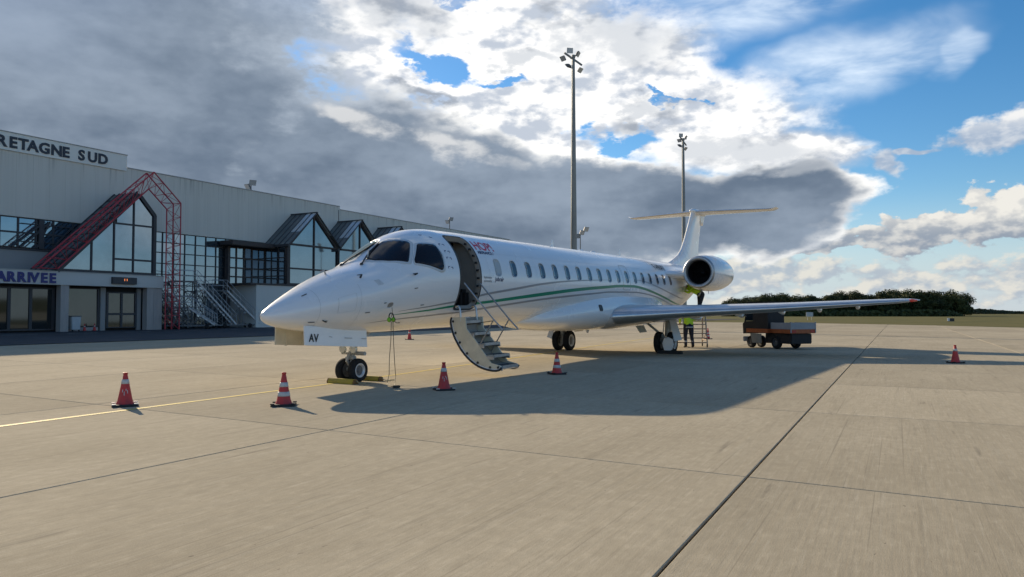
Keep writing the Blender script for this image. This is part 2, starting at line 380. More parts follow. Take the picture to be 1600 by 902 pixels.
U_ANG, V_ANG = 27.5, 121.0
SK = R(V_ANG-U_ANG-90)                       # the joints are a little off square
SL_U, SL_V = 4.83, 5.07
UD = V(math.sin(R(U_ANG)), math.cos(R(U_ANG)), 0); VD = V(math.sin(R(V_ANG)), math.cos(R(V_ANG)), 0)
K0 = V(2.08, 6.62, 0)
grass_m = mat('grass_field', (.085, .088, .026), .95, spec=.1, col2=(.165, .140, .052), vscale=.09, stretch=(1, 1.6, 1), thr=(.3, .7), detail=9, bump=.6, bscale=3.)
grass = sheet('grass_field', [(-2500, -2500), (3500, -2500), (3500, 4200), (-2500, 4200)], -.05, grass_m)
apron_m = concrete_material('apron_concrete', False)
slab_m = concrete_material('slab_concrete', True)
def to_uv(p):                                 # world -> apron local frame (x along U)
    d = Vector((p[0], p[1], 0))-K0
    return (d.dot(UD), d.x*(-UD.y)+d.y*UD.x)
apron_pts = [(-140, -120), (62, -120), (55, 40), (50.5, 73), (48.8, 88.5), (43, 105), (32, 116), (-10, 150), (-90, 190)]
apron = sheet('apron', [to_uv(p) for p in apron_pts], -.022, apron_m, K0, R(90-U_ANG))
def slab_mesh(gu, gv):
    """one cast slab: chamfered top, joints open by gu (cross) and gv (along)"""
    vl = V(math.cos(-math.pi/2-SK), math.sin(-math.pi/2-SK), 0)
    def q(a, b, z): p = V(a, 0, z)+vl*b; return (p.x, p.y, p.z)
    def ring(i, z): return [q(gu+i, gv+i, z), q(SL_U-gu-i, gv+i, z), q(SL_U-gu-i, SL_V-gv-i, z), q(gu+i, SL_V-gv-i, z)]
    m_ = MB(); m_.add(ring(0, -.03)+ring(0, -.006)+ring(.007, 0), [(3, 2, 1, 0)][:0]+[(i, (i+1) % 4, (i+1) % 4+4, i+4) for i in range(4)]+[(i+4, (i+1) % 4+4, (i+1) % 4+8, i+8) for i in range(4)]+[(8, 9, 10, 11)])
    return m_.mesh('slab', slab_m)
slab_a = slab_mesh(.007, .012); slab_b = slab_mesh(.007, .008)
FA = R(29); FD = V(math.sin(FA), math.cos(FA), 0); FN = V(math.cos(FA), -math.sin(FA), 0); FO = V(-34.2, 57.0, 0)
count = 0
def edge_x(y):                                # apron edge on the grass side
    E_ = [(-120, 62), (40, 55), (73, 50.5), (88.5, 48.8), (105, 43), (116, 32), (150, -10)]
    for (a, xa), (b, xb) in zip(E_, E_[1:]):
        if a <= y <= b: return xa+(xb-xa)*(y-a)/(b-a)
    return -99
cand = []
for i in range(-3, 26):
    for j in range(-12, 14):
        base = K0+UD*SL_U*i+VD*SL_V*j; c = base+UD*SL_U/2+VD*SL_V/2
        if c.y < .5 or c.y > 92: continue
        if abs(c.x) > c.y*.72+5.5: continue
        cs = [base, base+UD*SL_U, base+VD*SL_V, base+UD*SL_U+VD*SL_V]
        if min((q-FO).dot(FN) for q in cs) < 21.5: continue
        if max(q.x-edge_x(q.y) for q in cs) > -.3: continue
        cand.append((c.length, i, j, base))
cand.sort(key=lambda t: t[0])
for d_, i, j, base in cand[:300]:
    inst('slab', slab_a if j % 2 == 0 else slab_b, apron, (SL_U*i+0, 0, .022), (0, 0, 0)).location = (*to_uv(base), random.uniform(-.0008, .0008))
asphalt_m = mat('asphalt', (.052, .053, .056), .9, spec=.25, var=.22, vscale=.6, bump=.3, bscale=60.)
def fac(s, D, z=0): p = FO+FD*s-FN*D; return (p.x, p.y, z)
road = sheet('service_road', [fac(-120, -21.6)[:2], fac(140, -21.6)[:2], fac(140, 40)[:2], fac(-120, 40)[:2]], .004, asphalt_m)
paint_y = mat('yellow_line_paint', (.62, .47, .10), .7, spec=.2, col2=(.40, .33, .17), vscale=5., thr=(.45, .72))
paint_w = mat('white_line_paint', (.55, .55, .53), .75, spec=.2, col2=(.25, .25, .25), vscale=3., thr=(.45, .75))
def strip(name, pts, w, mt, z):
    m_ = MB(); L_, R_ = [], []
    for k, p in enumerate(pts):
        a = Vector(pts[max(k-1, 0)]); b = Vector(pts[min(k+1, len(pts)-1)]); t = (b-a).normalized(); nn = Vector((t.y, -t.x))
        p = Vector(p); L_.append((*(p-nn*w/2), z)); R_.append((*(p+nn*w/2), z))
    n = len(pts); m_.add(L_+R_, [(i, i+n, i+n+1, i+1) for i in range(n-1)])
    o = m_.build(name, mt); tag(o, kind='structure'); return o
ypts = [(-9.2, 3.6), (-6.55, 9.5), (-5.3, 12.0), (-3.85, 14.9), (-2.4, 18.15), (-.6, 22.3), (1.4, 27.2), (4.5, 34.6), (9, 45)]
yl = strip('taxi_guide_line', ypts, .115, paint_y, .004)
for k in range(14):
    s0 = -24+k*4.2
    strip('road_marking', [fac(s0, -5.4)[:2], fac(s0+2.2, -5.4)[:2]], .16, paint_w, .008)

# ------------------------------------------------------------------ terminal building  (local x along the facade, y into it, z up)
wall_m = mat('wall_panel_concrete', (.63, .60, .53), .85, spec=.2, col2=(.67, .64, .57), vscale=1.6, stretch=(2.2, 2.2, .10), thr=(.3, .66), rnd=.006)
def stain_top(mt):
    nt = mt.node_tree; N = nt.nodes.new; L = nt.links.new; b = nt.nodes['Principled BSDF']; src = b.inputs['Base Color'].links[0].from_socket
    tc = N('ShaderNodeTexCoord'); oi = N('ShaderNodeObjectInfo'); sp = N('ShaderNodeSeparateXYZ'); L(tc.outputs['Object'], sp.inputs[0])
    ad = N('ShaderNodeVectorMath'); ad.operation = 'ADD'; L(tc.outputs['Object'], ad.inputs[0]); L(oi.outputs['Location'], ad.inputs[1])
    mp = N('ShaderNodeMapping'); mp.inputs[3].default_value = (1, 1, .06); L(ad.outputs[0], mp.inputs[0])
    n = N('ShaderNodeTexNoise'); n.inputs['Scale'].default_value = 5.; n.inputs['Detail'].default_value = 4; L(mp.outputs[0], n.inputs['Vector'])
    r = N('ShaderNodeMapRange'); r.inputs[1].default_value = .55; r.inputs[2].default_value = .75; L(n.outputs['Fac'], r.inputs[0])
    g = N('ShaderNodeMapRange'); g.inputs[1].default_value = .18; g.inputs[2].default_value = .5; g.inputs[4].default_value = .6; L(sp.outputs[2], g.inputs[0])
    mu = N('ShaderNodeMath'); mu.operation = 'MULTIPLY'; L(r.outputs[0], mu.inputs[0]); L(g.outputs[0], mu.inputs[1])
    mx = N('ShaderNodeMix'); mx.data_type = 'RGBA'; L(mu.outputs[0], mx.inputs[0]); L(src, mx.inputs[6]); mx.inputs[7].default_value = (.17, .155, .125, 1); L(mx.outputs[2], b.inputs['Base Color'])
stain_top(wall_m)
cope_m = mat('coping_metal', (.33, .33, .31), .6, var=.25, vscale=.7)
board_m = mat('sign_board_white', (.74, .73, .67), .7, var=.07, vscale=.5, stretch=(1, 1, .2))
ink_m = mat('sign_letter_dark', (.035, .043, .06), .6)
blueink_m = mat('sign_letter_blue', (.025, .03, .17), .5)
fascia_m = mat('fascia_grey', (.50, .50, .48), .75, var=.08, vscale=.6)
col_m = mat('column_concrete', (.36, .33, .31), .85, var=.1, vscale=1.4)
spand_m = mat('spandrel_grey', (.26, .255, .25), .8, var=.12, vscale=.7)
frame_m = mat('window_frame_dark', (.045, .045, .05), .55)
darkframe_m = mat('bay_frame_brown', (.055, .045, .042), .6)
glass_m = mat('facade_glass', (.20, .27, .335), .04, metal=.9, var=.10, vscale=.5)
dglass_m = mat('door_glass', (.075, .085, .088), .04, metal=.85, var=.12, vscale=.4)
skyl_m = mat('roof_glass', (.46, .49, .50), .35, metal=.15)
seam_m = mat('seam_roof_metal', (.13, .145, .145), .5, metal=.2, var=.18, vscale=1.2)
redtruss_m = mat('red_truss_paint', (.42, .04, .055), .5)
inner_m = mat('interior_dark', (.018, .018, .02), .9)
white_wall_m = mat('rendered_white_wall', (.58, .57, .53), .85, var=.07, vscale=.5, stretch=(1, 1, .4))

T = empty('terminal_building', FO, R(90-29))
tag(T, 'long pale grey airport terminal with glazed gable bays and roof lettering', 'terminal')
WD = 3.5                                       # depth of the main wall behind the front line
S0, S1 = -27., 76.
# carcass
m_ = MB(); m_.box2(S0, S1, WD+.42, WD+22, 0, 13.7); m_.box2(7.0, 9.6, WD+.05, WD+.41, 0, 8.86); m_.box2(S0, 7.0, WD+.25, WD+.41, 8.86, 13.8)
m_.build('carcass', spand_m, T)
# upper wall: vertical cast panels with open joints
pw = 1.25; s = S0
k = 0
while s < S1-.1:
    top = 13.86 if s+pw <= 7.1 else (14.15 if s < 33.5 else 13.78)
    blk('wall_panel', wall_m, T, s+.003, s+pw-.003, WD+random.uniform(-.003, .003), WD+.38, 8.88, top)
    s += pw; k += 1
blk('coping', cope_m, T, 7.08, 34.24, WD-.05, WD+.75, 14.153, 14.24); blk('coping', cope_m, T, 34.26, S1, WD-.05, WD+.75, 13.783, 13.87)
blk('sign_board', board_m, T, S0, 6.98, WD-.12, WD+.30, 13.87, 15.24)
blk('coping', cope_m, T, S0, 7.02, WD-.17, WD+.42, 15.243, 15.31)
blk('wall_joint', frame_m, T, 34.02, 34.10, WD-.03, WD+.05, 12.3, 13.75)
# rust and soot runs below the coping are separate thin weather streaks in the panel material
def letters(word, s_list, z, size, y, mt, bold=.0, sx=1.):
    for ch, sv in zip(word, s_list):
        me = text_mesh(ch, size, .03, mt, bold=bold, sx=sx)
        me.transform(Matrix.Rotation(R(90), 4, 'X'))
        inst('letter', me, T, (sv, y, z))
cap = .735                                      # default font capital height ratio is about .73
L1 = [(-4.62, 'B'), (-3.70, 'R'), (-2.80, 'E'), (-2.12, 'T'), (-1.46, 'A'), (-.62, 'G'), (.30, 'N'), (1.20, 'E'), (2.52, 'S'), (3.30, 'U'), (4.18, 'D')]
letters([c for _, c in L1], [a+.15 for a, _ in L1], 14.13, 1.16, WD-.15, ink_m, bold=.04, sx=1.02)
L2 = [(-6.35, 'A'), (-5.50, 'R'), (-4.66, 'R'), (-3.82, 'I'), (-3.48, 'V'), (-2.62, 'E'), (-1.86, 'E')]
L2 = [(-5.02, 'A'), (-4.34, 'R'), (-3.64, 'R'), (-2.94, 'I'), (-2.72, 'V'), (-1.99, 'E'), (-1.37, 'E')]
letters([c for _, c in L2], [a for a, _ in L2], 3.73, .98, -.10, blueink_m, bold=.045, sx=.98)

def glazing(s0, s1, z0, z1, ns, nz, D, gl, fr, w=.07, zs=None, ss=None, name='window_frame', panes=True, dep=.12):
    """a frame of bars (one part) with one pane per light"""
    ss = ss or [s0+(s1-s0)*i/ns for i in range(ns+1)]; zs = zs or [z0+(z1-z0)*i/nz for i in range(nz+1)]
    m_ = MB()
    for a in ss: m_.box2(a-w/2, a+w/2, D-dep, D, zs[0], zs[-1])
    for i, z in enumerate(zs):
        for a, b in zip(ss, ss[1:]): m_.box2(a+w/2, b-w/2, D-dep+.004, D-.004, max(z-w/2, zs[0]), min(z+w/2, zs[-1]) if i < len(zs)-1 else zs[-1])
    f = m_.build(name, fr, T)
    if panes:
        for a, b in zip(ss, ss[1:]):
            for c, d in zip(zs, zs[1:]):
                o = blk('pane', gl, f, a+w/2-.01, b-w/2+.01, D-.05, D-.025, c+w/2-.01, d-w/2+.01)
                o.rotation_euler = (random.uniform(-.012, .012), 0, random.uniform(-.012, .012))
    return f
# ribbon window and spandrel
rib = [S0+1.33*i for i in range(22)] + [2.6, 3.9]
rib = [x for x in rib if x < 2.2]+[2.5, 3.8, 5.2]
glazing(0, 0, 6.5, 8.86, 0, 2, WD+.2, glass_m, frame_m, w=.13, ss=rib)
for sv in (-.05, -8.0, -16.): blk('pier', frame_m, T, sv-.2, sv+.2, WD-.06, WD+.08, 6.5, 8.86)
blk('spandrel', spand_m, T, S0, 6.95, WD+.02, WD+.38, 4.58, 6.44)
blk('floor_edge', frame_m, T, S0, 6.95, WD-.05, WD+.3, 6.30, 6.43)
m_ = MB()                                       # inner stair stringers seen through the ribbon window
for a, b in ((-2.2, .2), (-1.6, .6), (.7, 2.6), (1.4, 3.2), (-.4, .6)):
    m_.bar((a, WD+.04, 6.52), (b, WD+.04, 8.7), .12, .12)
for z in (7.0, 8.4): m_.bar((-1.6, WD+.02, z), (2.4, WD+.02, z-.0), .06, .06)
m_.build('stair_stringer', frame_m, T)
# projecting ground floor with fascia
blk('fascia', fascia_m, T, S0, 8.25, -.06, WD, 3.58, 4.57)
blk('canopy_edge', cope_m, T, S0, 8.28, -.10, WD-.2, 4.573, 4.63)
for sv in (-21.7, -14.5, -7.3, -.12, 7.08): blk('column', col_m, T, sv-.31, sv+.31, .02, .62, 0, 3.578)
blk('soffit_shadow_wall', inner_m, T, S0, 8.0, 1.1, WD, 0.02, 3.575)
blk('return_wall', col_m, T, 7.42, 8.2, .05, WD, 0, 3.577)
for a0 in (-21.4, -14.2, -7.0):
    glazing(0, 0, 0, 0, 0, 0, .98, dglass_m, frame_m, w=.22, ss=[a0+.1, a0+1.8, a0+3.35, a0+4.85, a0+6.5], zs=[.12, 3.35], name='entrance_frame')
glazing(0, 0, 0, 0, 0, 0, .98, dglass_m, frame_m, w=.12, ss=[.22, 3.05], zs=[.35, 3.4], name='window_frame')
glazing(0, 0, 0, 0, 0, 0, .86, dglass_m, frame_m, w=.18, ss=[3.75, 4.98, 6.25], zs=[.2, 1.35, 3.15], name='double_door')
blk('door_surround', spand_m, T, 3.2, 3.62, .80, .98, 0, 3.5); blk('door_surround', spand_m, T, 6.38, 6.75, .80, .98, 0, 3.5)
blk('plinth', col_m, T, .2, 3.1, .90, 1.0, 0, .30)
# curtain wall
cw = [9.6+1.18*i for i in range(11)]
glazing(0, 0, 0, 0, 0, 0, WD+.25, glass_m, frame_m, w=.085, ss=cw, zs=[.1, 1.0, 2.0, 3.0, 4.0, 5.0, 6.0, 7.0, 7.95, 8.86], name='curtain_wall_frame')
glazing(0, 0, 0, 0, 0, 0, WD-.1, glass_m, darkframe_m, w=.14, ss=[17.9, 18.9, 19.9, 20.9, 22.6], zs=[4.3, 5.1, 6.0, 7.0, 8.1], name='bay_frame')
m_ = MB(); m_.box2(17.0, 22.6, 1.7, WD+.1, 8.15, 8.62); m_.build('bay_canopy', darkframe_m, T, bevel=.06)
blk('bay_post', darkframe_m, T, 17.6, 17.88, WD-.5, WD, 0, 8.1)
# lower white wall in front
blk('lower_wall', white_wall_m, T, 18.5, S1, -.02, WD+.3, 0, 4.22)
blk('lower_wall_cap', darkframe_m, T, 17.7, S1, -.12, WD+.3, 4.224, 4.40)
# three and more glazed gables, ridges running into the wall
def gable(sa, sb, first):
    mid = (sa+sb)/2; ze, zr = 8.62, 12.25; ex = .28
    f = MB()
    f.box2(sa-.2, sa+.2, -.02, .34, 4.4, ze); f.box2(sb-.2, sb+.2, -.02, .34, 4.4, ze) if not first else f.box2(sb-.2, sb-.01, -.02, .34, 4.4, ze)
    for z, h in ((4.48, .14), (6.1, .16), (8.62, .20)): f.box2(sa+.2, sb-.2, 0, .22, z-h/2, z+h/2)
    f.box2(mid-.07, mid+.07, .01, .2, 4.5, zr-.25)
    for a in (sa+.22, sb-.22): f.bar((a, .10, ze), (mid, .10, zr-.18), .2, .26, up=(0, 1, 0))
    fo = f.build('gable_frame', darkframe_m, T)
    for a, b in ((sa+.2, mid-.07), (mid+.07, sb-.2)):
        blk('pane', glass_m, fo, a, b, .12, .14, 4.55, 6.02); blk('pane', glass_m, fo, a, b, .125, .145, 6.18, 8.52)
        tri = MB(); lo = a if a == sa+.2 else b; hi = b if a == sa+.2 else a
        P = [(lo, .12, 8.72), (hi, .12, 8.72), (hi, .12, zr-.3)]
        tri.add(P+[(x, .15, z) for x, _, z in P], [(0, 1, 2), (5, 4, 3), (0, 3, 4, 1), (1, 4, 5, 2), (2, 5, 3, 0)]).build('pane', glass_m, fo)
    # roof panels: five between seams on each slope, the outer two glazed towards the ridge
    ys = [-.30+i*(WD+.30)/5 for i in range(6)]
    for sd_, e in ((-1, sa-ex), (1, sb+ex)):
        dx = e-mid; dz = (ze-.12)-zr
        def P(t, y, u): return (mid+dx*t - (u*dz/5 if sd_ < 0 else -u*dz/5)*1.0, y, zr+dz*t+u*.72)
        for i in range(5):
            segs = [(0.0, 1.0, seam_m)] if i > 1 else [(0.03, .60, skyl_m), (.60, 1.0, seam_m)]
            for t0, t1, mt in segs:
                vs = [P(t, y, u) for u in (0, .05) for t, y in ((t0, ys[i]+.02), (t1, ys[i]+.02), (t1, ys[i+1]-.02), (t0, ys[i+1]-.02))]
                MB().add(vs, [(0, 1, 2, 3), (7, 6, 5, 4), (0, 4, 5, 1), (1, 5, 6, 2), (2, 6, 7, 3), (3, 7, 4, 0)]).build('roof_panel' if mt is seam_m else 'roof_pane', mt, T)
        for y in ys: MB().bar(P(0, y, .09), P(1, y, .09), .07, .12, up=(0, 1, 0)).build('seam', frame_m, T)
    MB().bar((mid, -.36, zr+.06), (mid, WD, zr+.06), .22, .10).build('ridge_cap', frame_m, T)
    MB().box2(sa-ex-.16, sa-ex+.10, -.40, WD, ze-.32, ze-.05).build('gutter', frame_m, T)
gsp = 7.45
for i in range(6):
    gable(22.75+gsp*i, 22.75+gsp*(i+1), False if i else False)
# glazed side of the first gable
fo = MB()
ysd = [.35, 1.35, 2.4, WD]
for y in ysd: fo.box2(22.6, 22.74, y-.05, y+.05, 4.4, 8.4)
for z in (4.46, 5.3, 6.1, 7.2, 8.35):
    for a, b in zip(ysd, ysd[1:]): fo.box2(22.605, 22.735, a+.05, b-.05, z-.05, z+.05)
fo = fo.build('side_frame', darkframe_m, T)
zz = (4.46, 5.3, 6.1, 7.2, 8.35)
for a, b in zip(ysd, ysd[1:]):
    for c, d in zip(zz, zz[1:]): blk('pane', glass_m, fo, 22.66, 22.69, a+.05, b-.05, c+.05, d-.05)
# big asymmetric gable above the entrance
PK = (5.9, 11.35); LB = (-.75, 4.62); RE = (7.35, 9.75)
f = MB()
f.bar((LB[0], .05, LB[1]), (PK[0], .05, PK[1]), .28, .30, up=(0, 1, 0)); f.bar((PK[0], .05, PK[1]), (RE[0], .05, RE[1]), .28, .30, up=(0, 1, 0))
f.box2(RE[0]-.14, RE[0]+.14, -.09, .19, 4.63, RE[1]+.05)
f.box2(LB[0], RE[0]-.14, -.06, .16, 4.63, 4.83)
def roofz(x): return LB[1]+(x-LB[0])*(PK[1]-LB[1])/(PK[0]-LB[0]) if x < PK[0] else PK[1]+(x-PK[0])*(RE[1]-PK[1])/(RE[0]-PK[0])
mull = [1.9, 3.75, 5.45]
for x in mull: f.box2(x-.06, x+.06, -.03, .13, 4.83, roofz(x)-.15)
f.box2(3.81, RE[0]-.14, -.02, .12, 8.70, 8.84); f.box2(3.81, RE[0]-.14, -.02, .12, 5.78, 5.92)
fo = f.build('gable_frame', frame_m, T)
edges = [LB[0]+.25]+mull+[RE[0]-.14]
def gpane(poly):
    m2 = MB(); n = len(poly); m2.prism(poly, lambda a, b, t: (a, t, b), .05, .075); m2.build('pane', glass_m, fo)
gpane([(edges[0], 4.84), (1.84, 4.84), (1.84, roofz(1.84)-.2)])
gpane([(1.96, 4.84), (3.69, 4.84), (3.69, roofz(3.69)-.2), (1.96, roofz(1.96)-.2)])
for a, b in ((3.81, 5.39), (5.51, RE[0]-.14)):
    gpane([(a, 4.84), (b, 4.84), (b, 5.77), (a, 5.77)]); gpane([(a, 5.93), (b, 5.93), (b, 8.69), (a, 8.69)])
gpane([(4.0, 8.85), (5.39, 8.85), (5.39, roofz(5.39)-.2), (4.0, roofz(4.0)-.2)])
gpane([(5.51, 8.85), (RE[0]-.14, 8.85), (RE[0]-.14, roofz(RE[0]-.14)-.2), (5.9, PK[1]-.25), (5.51, roofz(5.51)-.2)])
# its long roof slope: slats between rafters
nsl = 12
for k in range(nsl):
    t0, t1 = k/nsl+.006, (k+1)/nsl-.006
    a = (LB[0]-.9+(PK[0]-LB[0]+.9)*t0); b = (LB[0]-.9+(PK[0]-LB[0]+.9)*t1)
    za = roofz(a)+.20; zb = roofz(b)+.20
    MB().add([(a, .25, za), (b, .25, zb), (b, WD, zb), (a, WD, za), (a-.05, .25, za+.05), (b-.05, .25, zb+.05), (b-.05, WD, zb+.05), (a-.05, WD, za+.05)],
             [(3, 2, 1, 0), (4, 5, 6, 7), (0, 1, 5, 4), (1, 2, 6, 5), (2, 3, 7, 6), (3, 0, 4, 7)]).build('roof_slat', seam_m, T)
for y in (.28, 1.1, 1.9, 2.7, WD-.1): MB().bar((LB[0]-1.0, y, roofz(LB[0]-1.0)+.32), (PK[0], y, PK[1]+.32), .09, .14, up=(0, 1, 0)).build('rafter', frame_m, T)
MB().add([(PK[0], .25, PK[1]+.2), (PK[0], WD, PK[1]+.2), (RE[0]+.3, WD, RE[1]-.1), (RE[0]+.3, .25, RE[1]-.1), (PK[0], .25, PK[1]+.26), (PK[0], WD, PK[1]+.26), (RE[0]+.3, WD, RE[1]-.04), (RE[0]+.3, .25, RE[1]-.04)],
         [(0, 1, 2, 3), (7, 6, 5, 4), (0, 4, 5, 1), (1, 5, 6, 2), (2, 6, 7, 3), (3, 7, 4, 0)]).build('roof_panel', seam_m, T)
blk('bay_side', frame_m, T, 7.25, 7.48, .2, WD, 4.63, 9.6)
# flight board on the fascia
disp = MB().box2(3.50, 5.62, -.30, -.07, 3.80, 4.36).build('display_board', frame_m, T, bevel=.02)
led_m = mat('amber_digits', (.5, .1, .03), .5, emit=(1., .30, .10, 1.6))
me = text_mesh('11', .26, .004, led_m, spacing=1.6); me.transform(Matrix.Rotation(R(90), 4, 'X')); inst('digits', me, disp, (4.45, -.31, 4.06))

# ------------------------------------------------------------------ red space-frame arch
A = empty('red_truss_arch', fac(9, -.8), R(90-29))
tag(A, 'red tubular space truss arching over the big glazed gable beside the entrance', 'truss')
out_ = [(-2.7, 4.75), (6.34, 13.25), (8.95, 10.95), (8.95, .02)]
inn_ = [(-1.15, 4.75), (6.22, 11.85), (7.95, 10.35), (7.95, .02)]
def AL(p, y): return (p[0]-9, y, p[1])
def along(poly, n):
    seg = [math.dist(a, b) for a, b in zip(poly, poly[1:])]; tot = sum(seg); r_ = []
    for i in range(n+1):
        d = tot*i/n
        for (a, b), l in zip(zip(poly, poly[1:]), seg):
            if d <= l+1e-6: r_.append((a[0]+(b[0]-a[0])*d/l, a[1]+(b[1]-a[1])*d/l)); break
            d -= l
    return r_
nn = 20
segc = [(10, 0), (3, 1), (9, 2)]
po, pi_ = [], []
for cnt, k in segc:
    for i in range(cnt):
        t = i/cnt
        po.append(tuple(out_[k][j]+(out_[k+1][j]-out_[k][j])*t for j in (0, 1))); pi_.append(tuple(inn_[k][j]+(inn_[k+1][j]-inn_[k][j])*t for j in (0, 1)))
po.append(out_[-1]); pi_.append(inn_[-1])
m_ = MB()
for poly, y in ((out_, -.45), (out_, .55), (inn_, .05)):
    for a, b in zip(poly, poly[1:]): m_.tube(AL(a, y), AL(b, y), .056, n=7)
m_.build('chord', redtruss_m, A, smooth=True, angle=50)
for i in range(len(po)-1):
    m_ = MB()
    m_.tube(AL(po[i], -.45), AL(pi_[i], .05), .021, n=5); m_.tube(AL(po[i], .55), AL(pi_[i], .05), .021, n=5); m_.tube(AL(po[i], -.45), AL(po[i], .55), .021, n=5)
    m_.tube(AL(pi_[i], .05), AL(po[i+1], -.45), .021, n=5); m_.tube(AL(pi_[i], .05), AL(po[i+1], .55), .021, n=5)
    m_.tube(AL(po[i], -.45) if i % 2 else AL(po[i], .55), AL(po[i+1], .55) if i % 2 else AL(po[i+1], -.45), .019, n=5)
    m_.build('brace', redtruss_m, A, smooth=True, angle=50)

# ------------------------------------------------------------------ regional jet (local x aft from the nose gear, y starboard, z up)
ST = [  # x, top, bottom, half width, height of greatest width
 (-2.385, 1.425, 1.415, .004, 1.42), (-2.36, 1.472, 1.350, .065, 1.42), (-2.30, 1.522, 1.300, .125, 1.42), (-2.15, 1.610, 1.240, .225, 1.435), (-1.9, 1.742, 1.180, .355, 1.475),
 (-1.5, 1.935, 1.118, .535, 1.56), (-1.0, 2.155, 1.070, .725, 1.68), (-.5, 2.335, 1.040, .880, 1.79), (-.15, 2.430, 1.026, .965, 1.87),
 (.10, 2.525, 1.020, 1.015, 1.93), (.5, 2.765, 1.018, 1.07, 2.01), (.95, 3.035, 1.020, 1.115, 2.09), (1.4, 3.245, 1.024, 1.15, 2.15), (1.9, 3.367, 1.030, 1.175, 2.205), (2.38, 3.412, 1.036, 1.187, 2.225),
 (3.2, 3.422, 1.04, 1.19, 2.23), (10, 3.422, 1.04, 1.19, 2.23), (17.3, 3.422, 1.04, 1.19, 2.23), (18.8, 3.418, 1.07, 1.18, 2.24), (20.4, 3.40, 1.27, 1.10, 2.34),
 (22.0, 3.37, 1.66, .91, 2.52), (23.6, 3.26, 2.12, .62, 2.70), (24.8, 3.12, 2.54, .30, 2.83), (25.4, 2.98, 2.74, .12, 2.86)]
def _pchip(xs, ys):
    n = len(xs); h = [xs[i+1]-xs[i] for i in range(n-1)]; dl = [(ys[i+1]-ys[i])/h[i] for i in range(n-1)]; d = [0.]*n
    for i in range(1, n-1):
        if dl[i-1]*dl[i] > 0:
            w1 = 2*h[i]+h[i-1]; w2 = h[i]+2*h[i-1]; d[i] = (w1+w2)/(w1/dl[i-1]+w2/dl[i])
    d[0] = dl[0]; d[-1] = dl[-1]
    def f(x):
        x = min(max(x, xs[0]), xs[-1]); i = 0
        while i < n-2 and x > xs[i+1]: i += 1
        t = (x-xs[i])/h[i]
        return (1+2*t)*(1-t)**2*ys[i]+t*(1-t)**2*h[i]*d[i]+t*t*(3-2*t)*ys[i+1]+t*t*(t-1)*h[i]*d[i+1]
    return f
_fx = [a[0] for a in ST]; F_top, F_bot, F_w, F_mid = (_pchip(_fx, [a[k] for a in ST]) for k in (1, 2, 3, 4))
def surf(x, t, off=0.):
    """point on the fuselage: t degrees, 0 = port side, 90 = crown, 180 = starboard, -90 = keel; returns (x, port, z)"""
    a = math.radians(t); c, s = math.cos(a), math.sin(a)
    w, mid = F_w(x), F_mid(x); hz = (F_top(x)-mid) if s > 0 else (mid-F_bot(x))
    y = w*c; z = mid+hz*s
    if off:
        ny = c/max(w, .02); nz = s/max(hz, .02); l = math.hypot(ny, nz); y += ny/l*off; z += nz/l*off
    return (x, y, z)
def t_of_z(x, z):
    mid = F_mid(x); hz = (F_top(x)-mid) if z > mid else (mid-F_bot(x))
    return math.degrees(math.asin(max(-1, min(1, (z-mid)/hz))))
from mathutils.geometry import delaunay_2d_cdt
YAW = .530; PITCH = .014
J = empty('regional_jet', (-3.38, 15.69, 0)); J.rotation_euler = Matrix.Rotation(math.pi/2-YAW, 3, 'Z').to_4x4().to_3x3().__matmul__(Matrix.Rotation(-PITCH, 3, 'Y')).to_euler()
tag(J, 'white twin-engine regional jet with green stripe and airstair door open', 'airplane')
def pb(p): return (p[0], -p[1], p[2])           # (x, port, z) -> local

def paint(name, col, rough=.28):
    mt = mat(name, col, rough, spec=.5, coat=.5)
    nt = mt.node_tree; N = nt.nodes.new; L = nt.links.new; b = nt.nodes['Principled BSDF']
    tc = N('ShaderNodeTexCoord')
    n = N('ShaderNodeTexNoise'); n.inputs['Scale'].default_value = 1.3; n.inputs['Detail'].default_value = 6; L(tc.outputs['Object'], n.inputs['Vector'])
    mp = N('ShaderNodeMapping'); mp.inputs[3].default_value = (.35, 1, 3.0); L(tc.outputs['Object'], mp.inputs[0])
    n2 = N('ShaderNodeTexNoise'); n2.inputs['Scale'].default_value = 3.; n2.inputs['Detail'].default_value = 7; n2.inputs['Roughness'].default_value = .7; L(mp.outputs[0], n2.inputs['Vector'])
    r = N('ShaderNodeMapRange'); r.inputs[1].default_value = .52; r.inputs[2].default_value = .80; r.inputs[4].default_value = .22; L(n2.outputs['Fac'], r.inputs[0])
    mx = N('ShaderNodeMix'); mx.data_type = 'RGBA'; L(r.outputs[0], mx.inputs[0]); mx.inputs[6].default_value = (*col, 1); mx.inputs[7].default_value = (col[0]*.72, col[1]*.70, col[2]*.66, 1); L(mx.outputs[2], b.inputs['Base Color'])
    r2 = N('ShaderNodeMapRange'); r2.inputs[3].default_value = rough-.08; r2.inputs[4].default_value = rough+.14; L(n.outputs['Fac'], r2.inputs[0]); L(r2.outputs[0], b.inputs['Roughness'])
    return mt
white_m = paint('aircraft_white', (.80, .80, .80), .22)
grey_stripe_m = mat('stripe_grey', (.30, .30, .31), .35)
green_m = mat('stripe_green', (.010, .235, .135), .35)
red_m = mat('lettering_red', (.62, .015, .05), .4)
navy_m = mat('lettering_navy', (.03, .045, .12), .4)
black_m = mat('mark_black', (.02, .02, .022), .5)
seal_m = mat('door_seal', (.03, .03, .032), .6)
cglass_m = mat('cockpit_glass', (.016, .012, .014), .12, spec=.28)
gglass_m = mat('cockpit_glass_green', (.10, .17, .15), .05, spec=.8, metal=.25)
wglass_m = mat('cabin_glass', (.06, .085, .11), .10, spec=.7)
shade_m = mat('cabin_window_shade', (.42, .44, .44), .35)
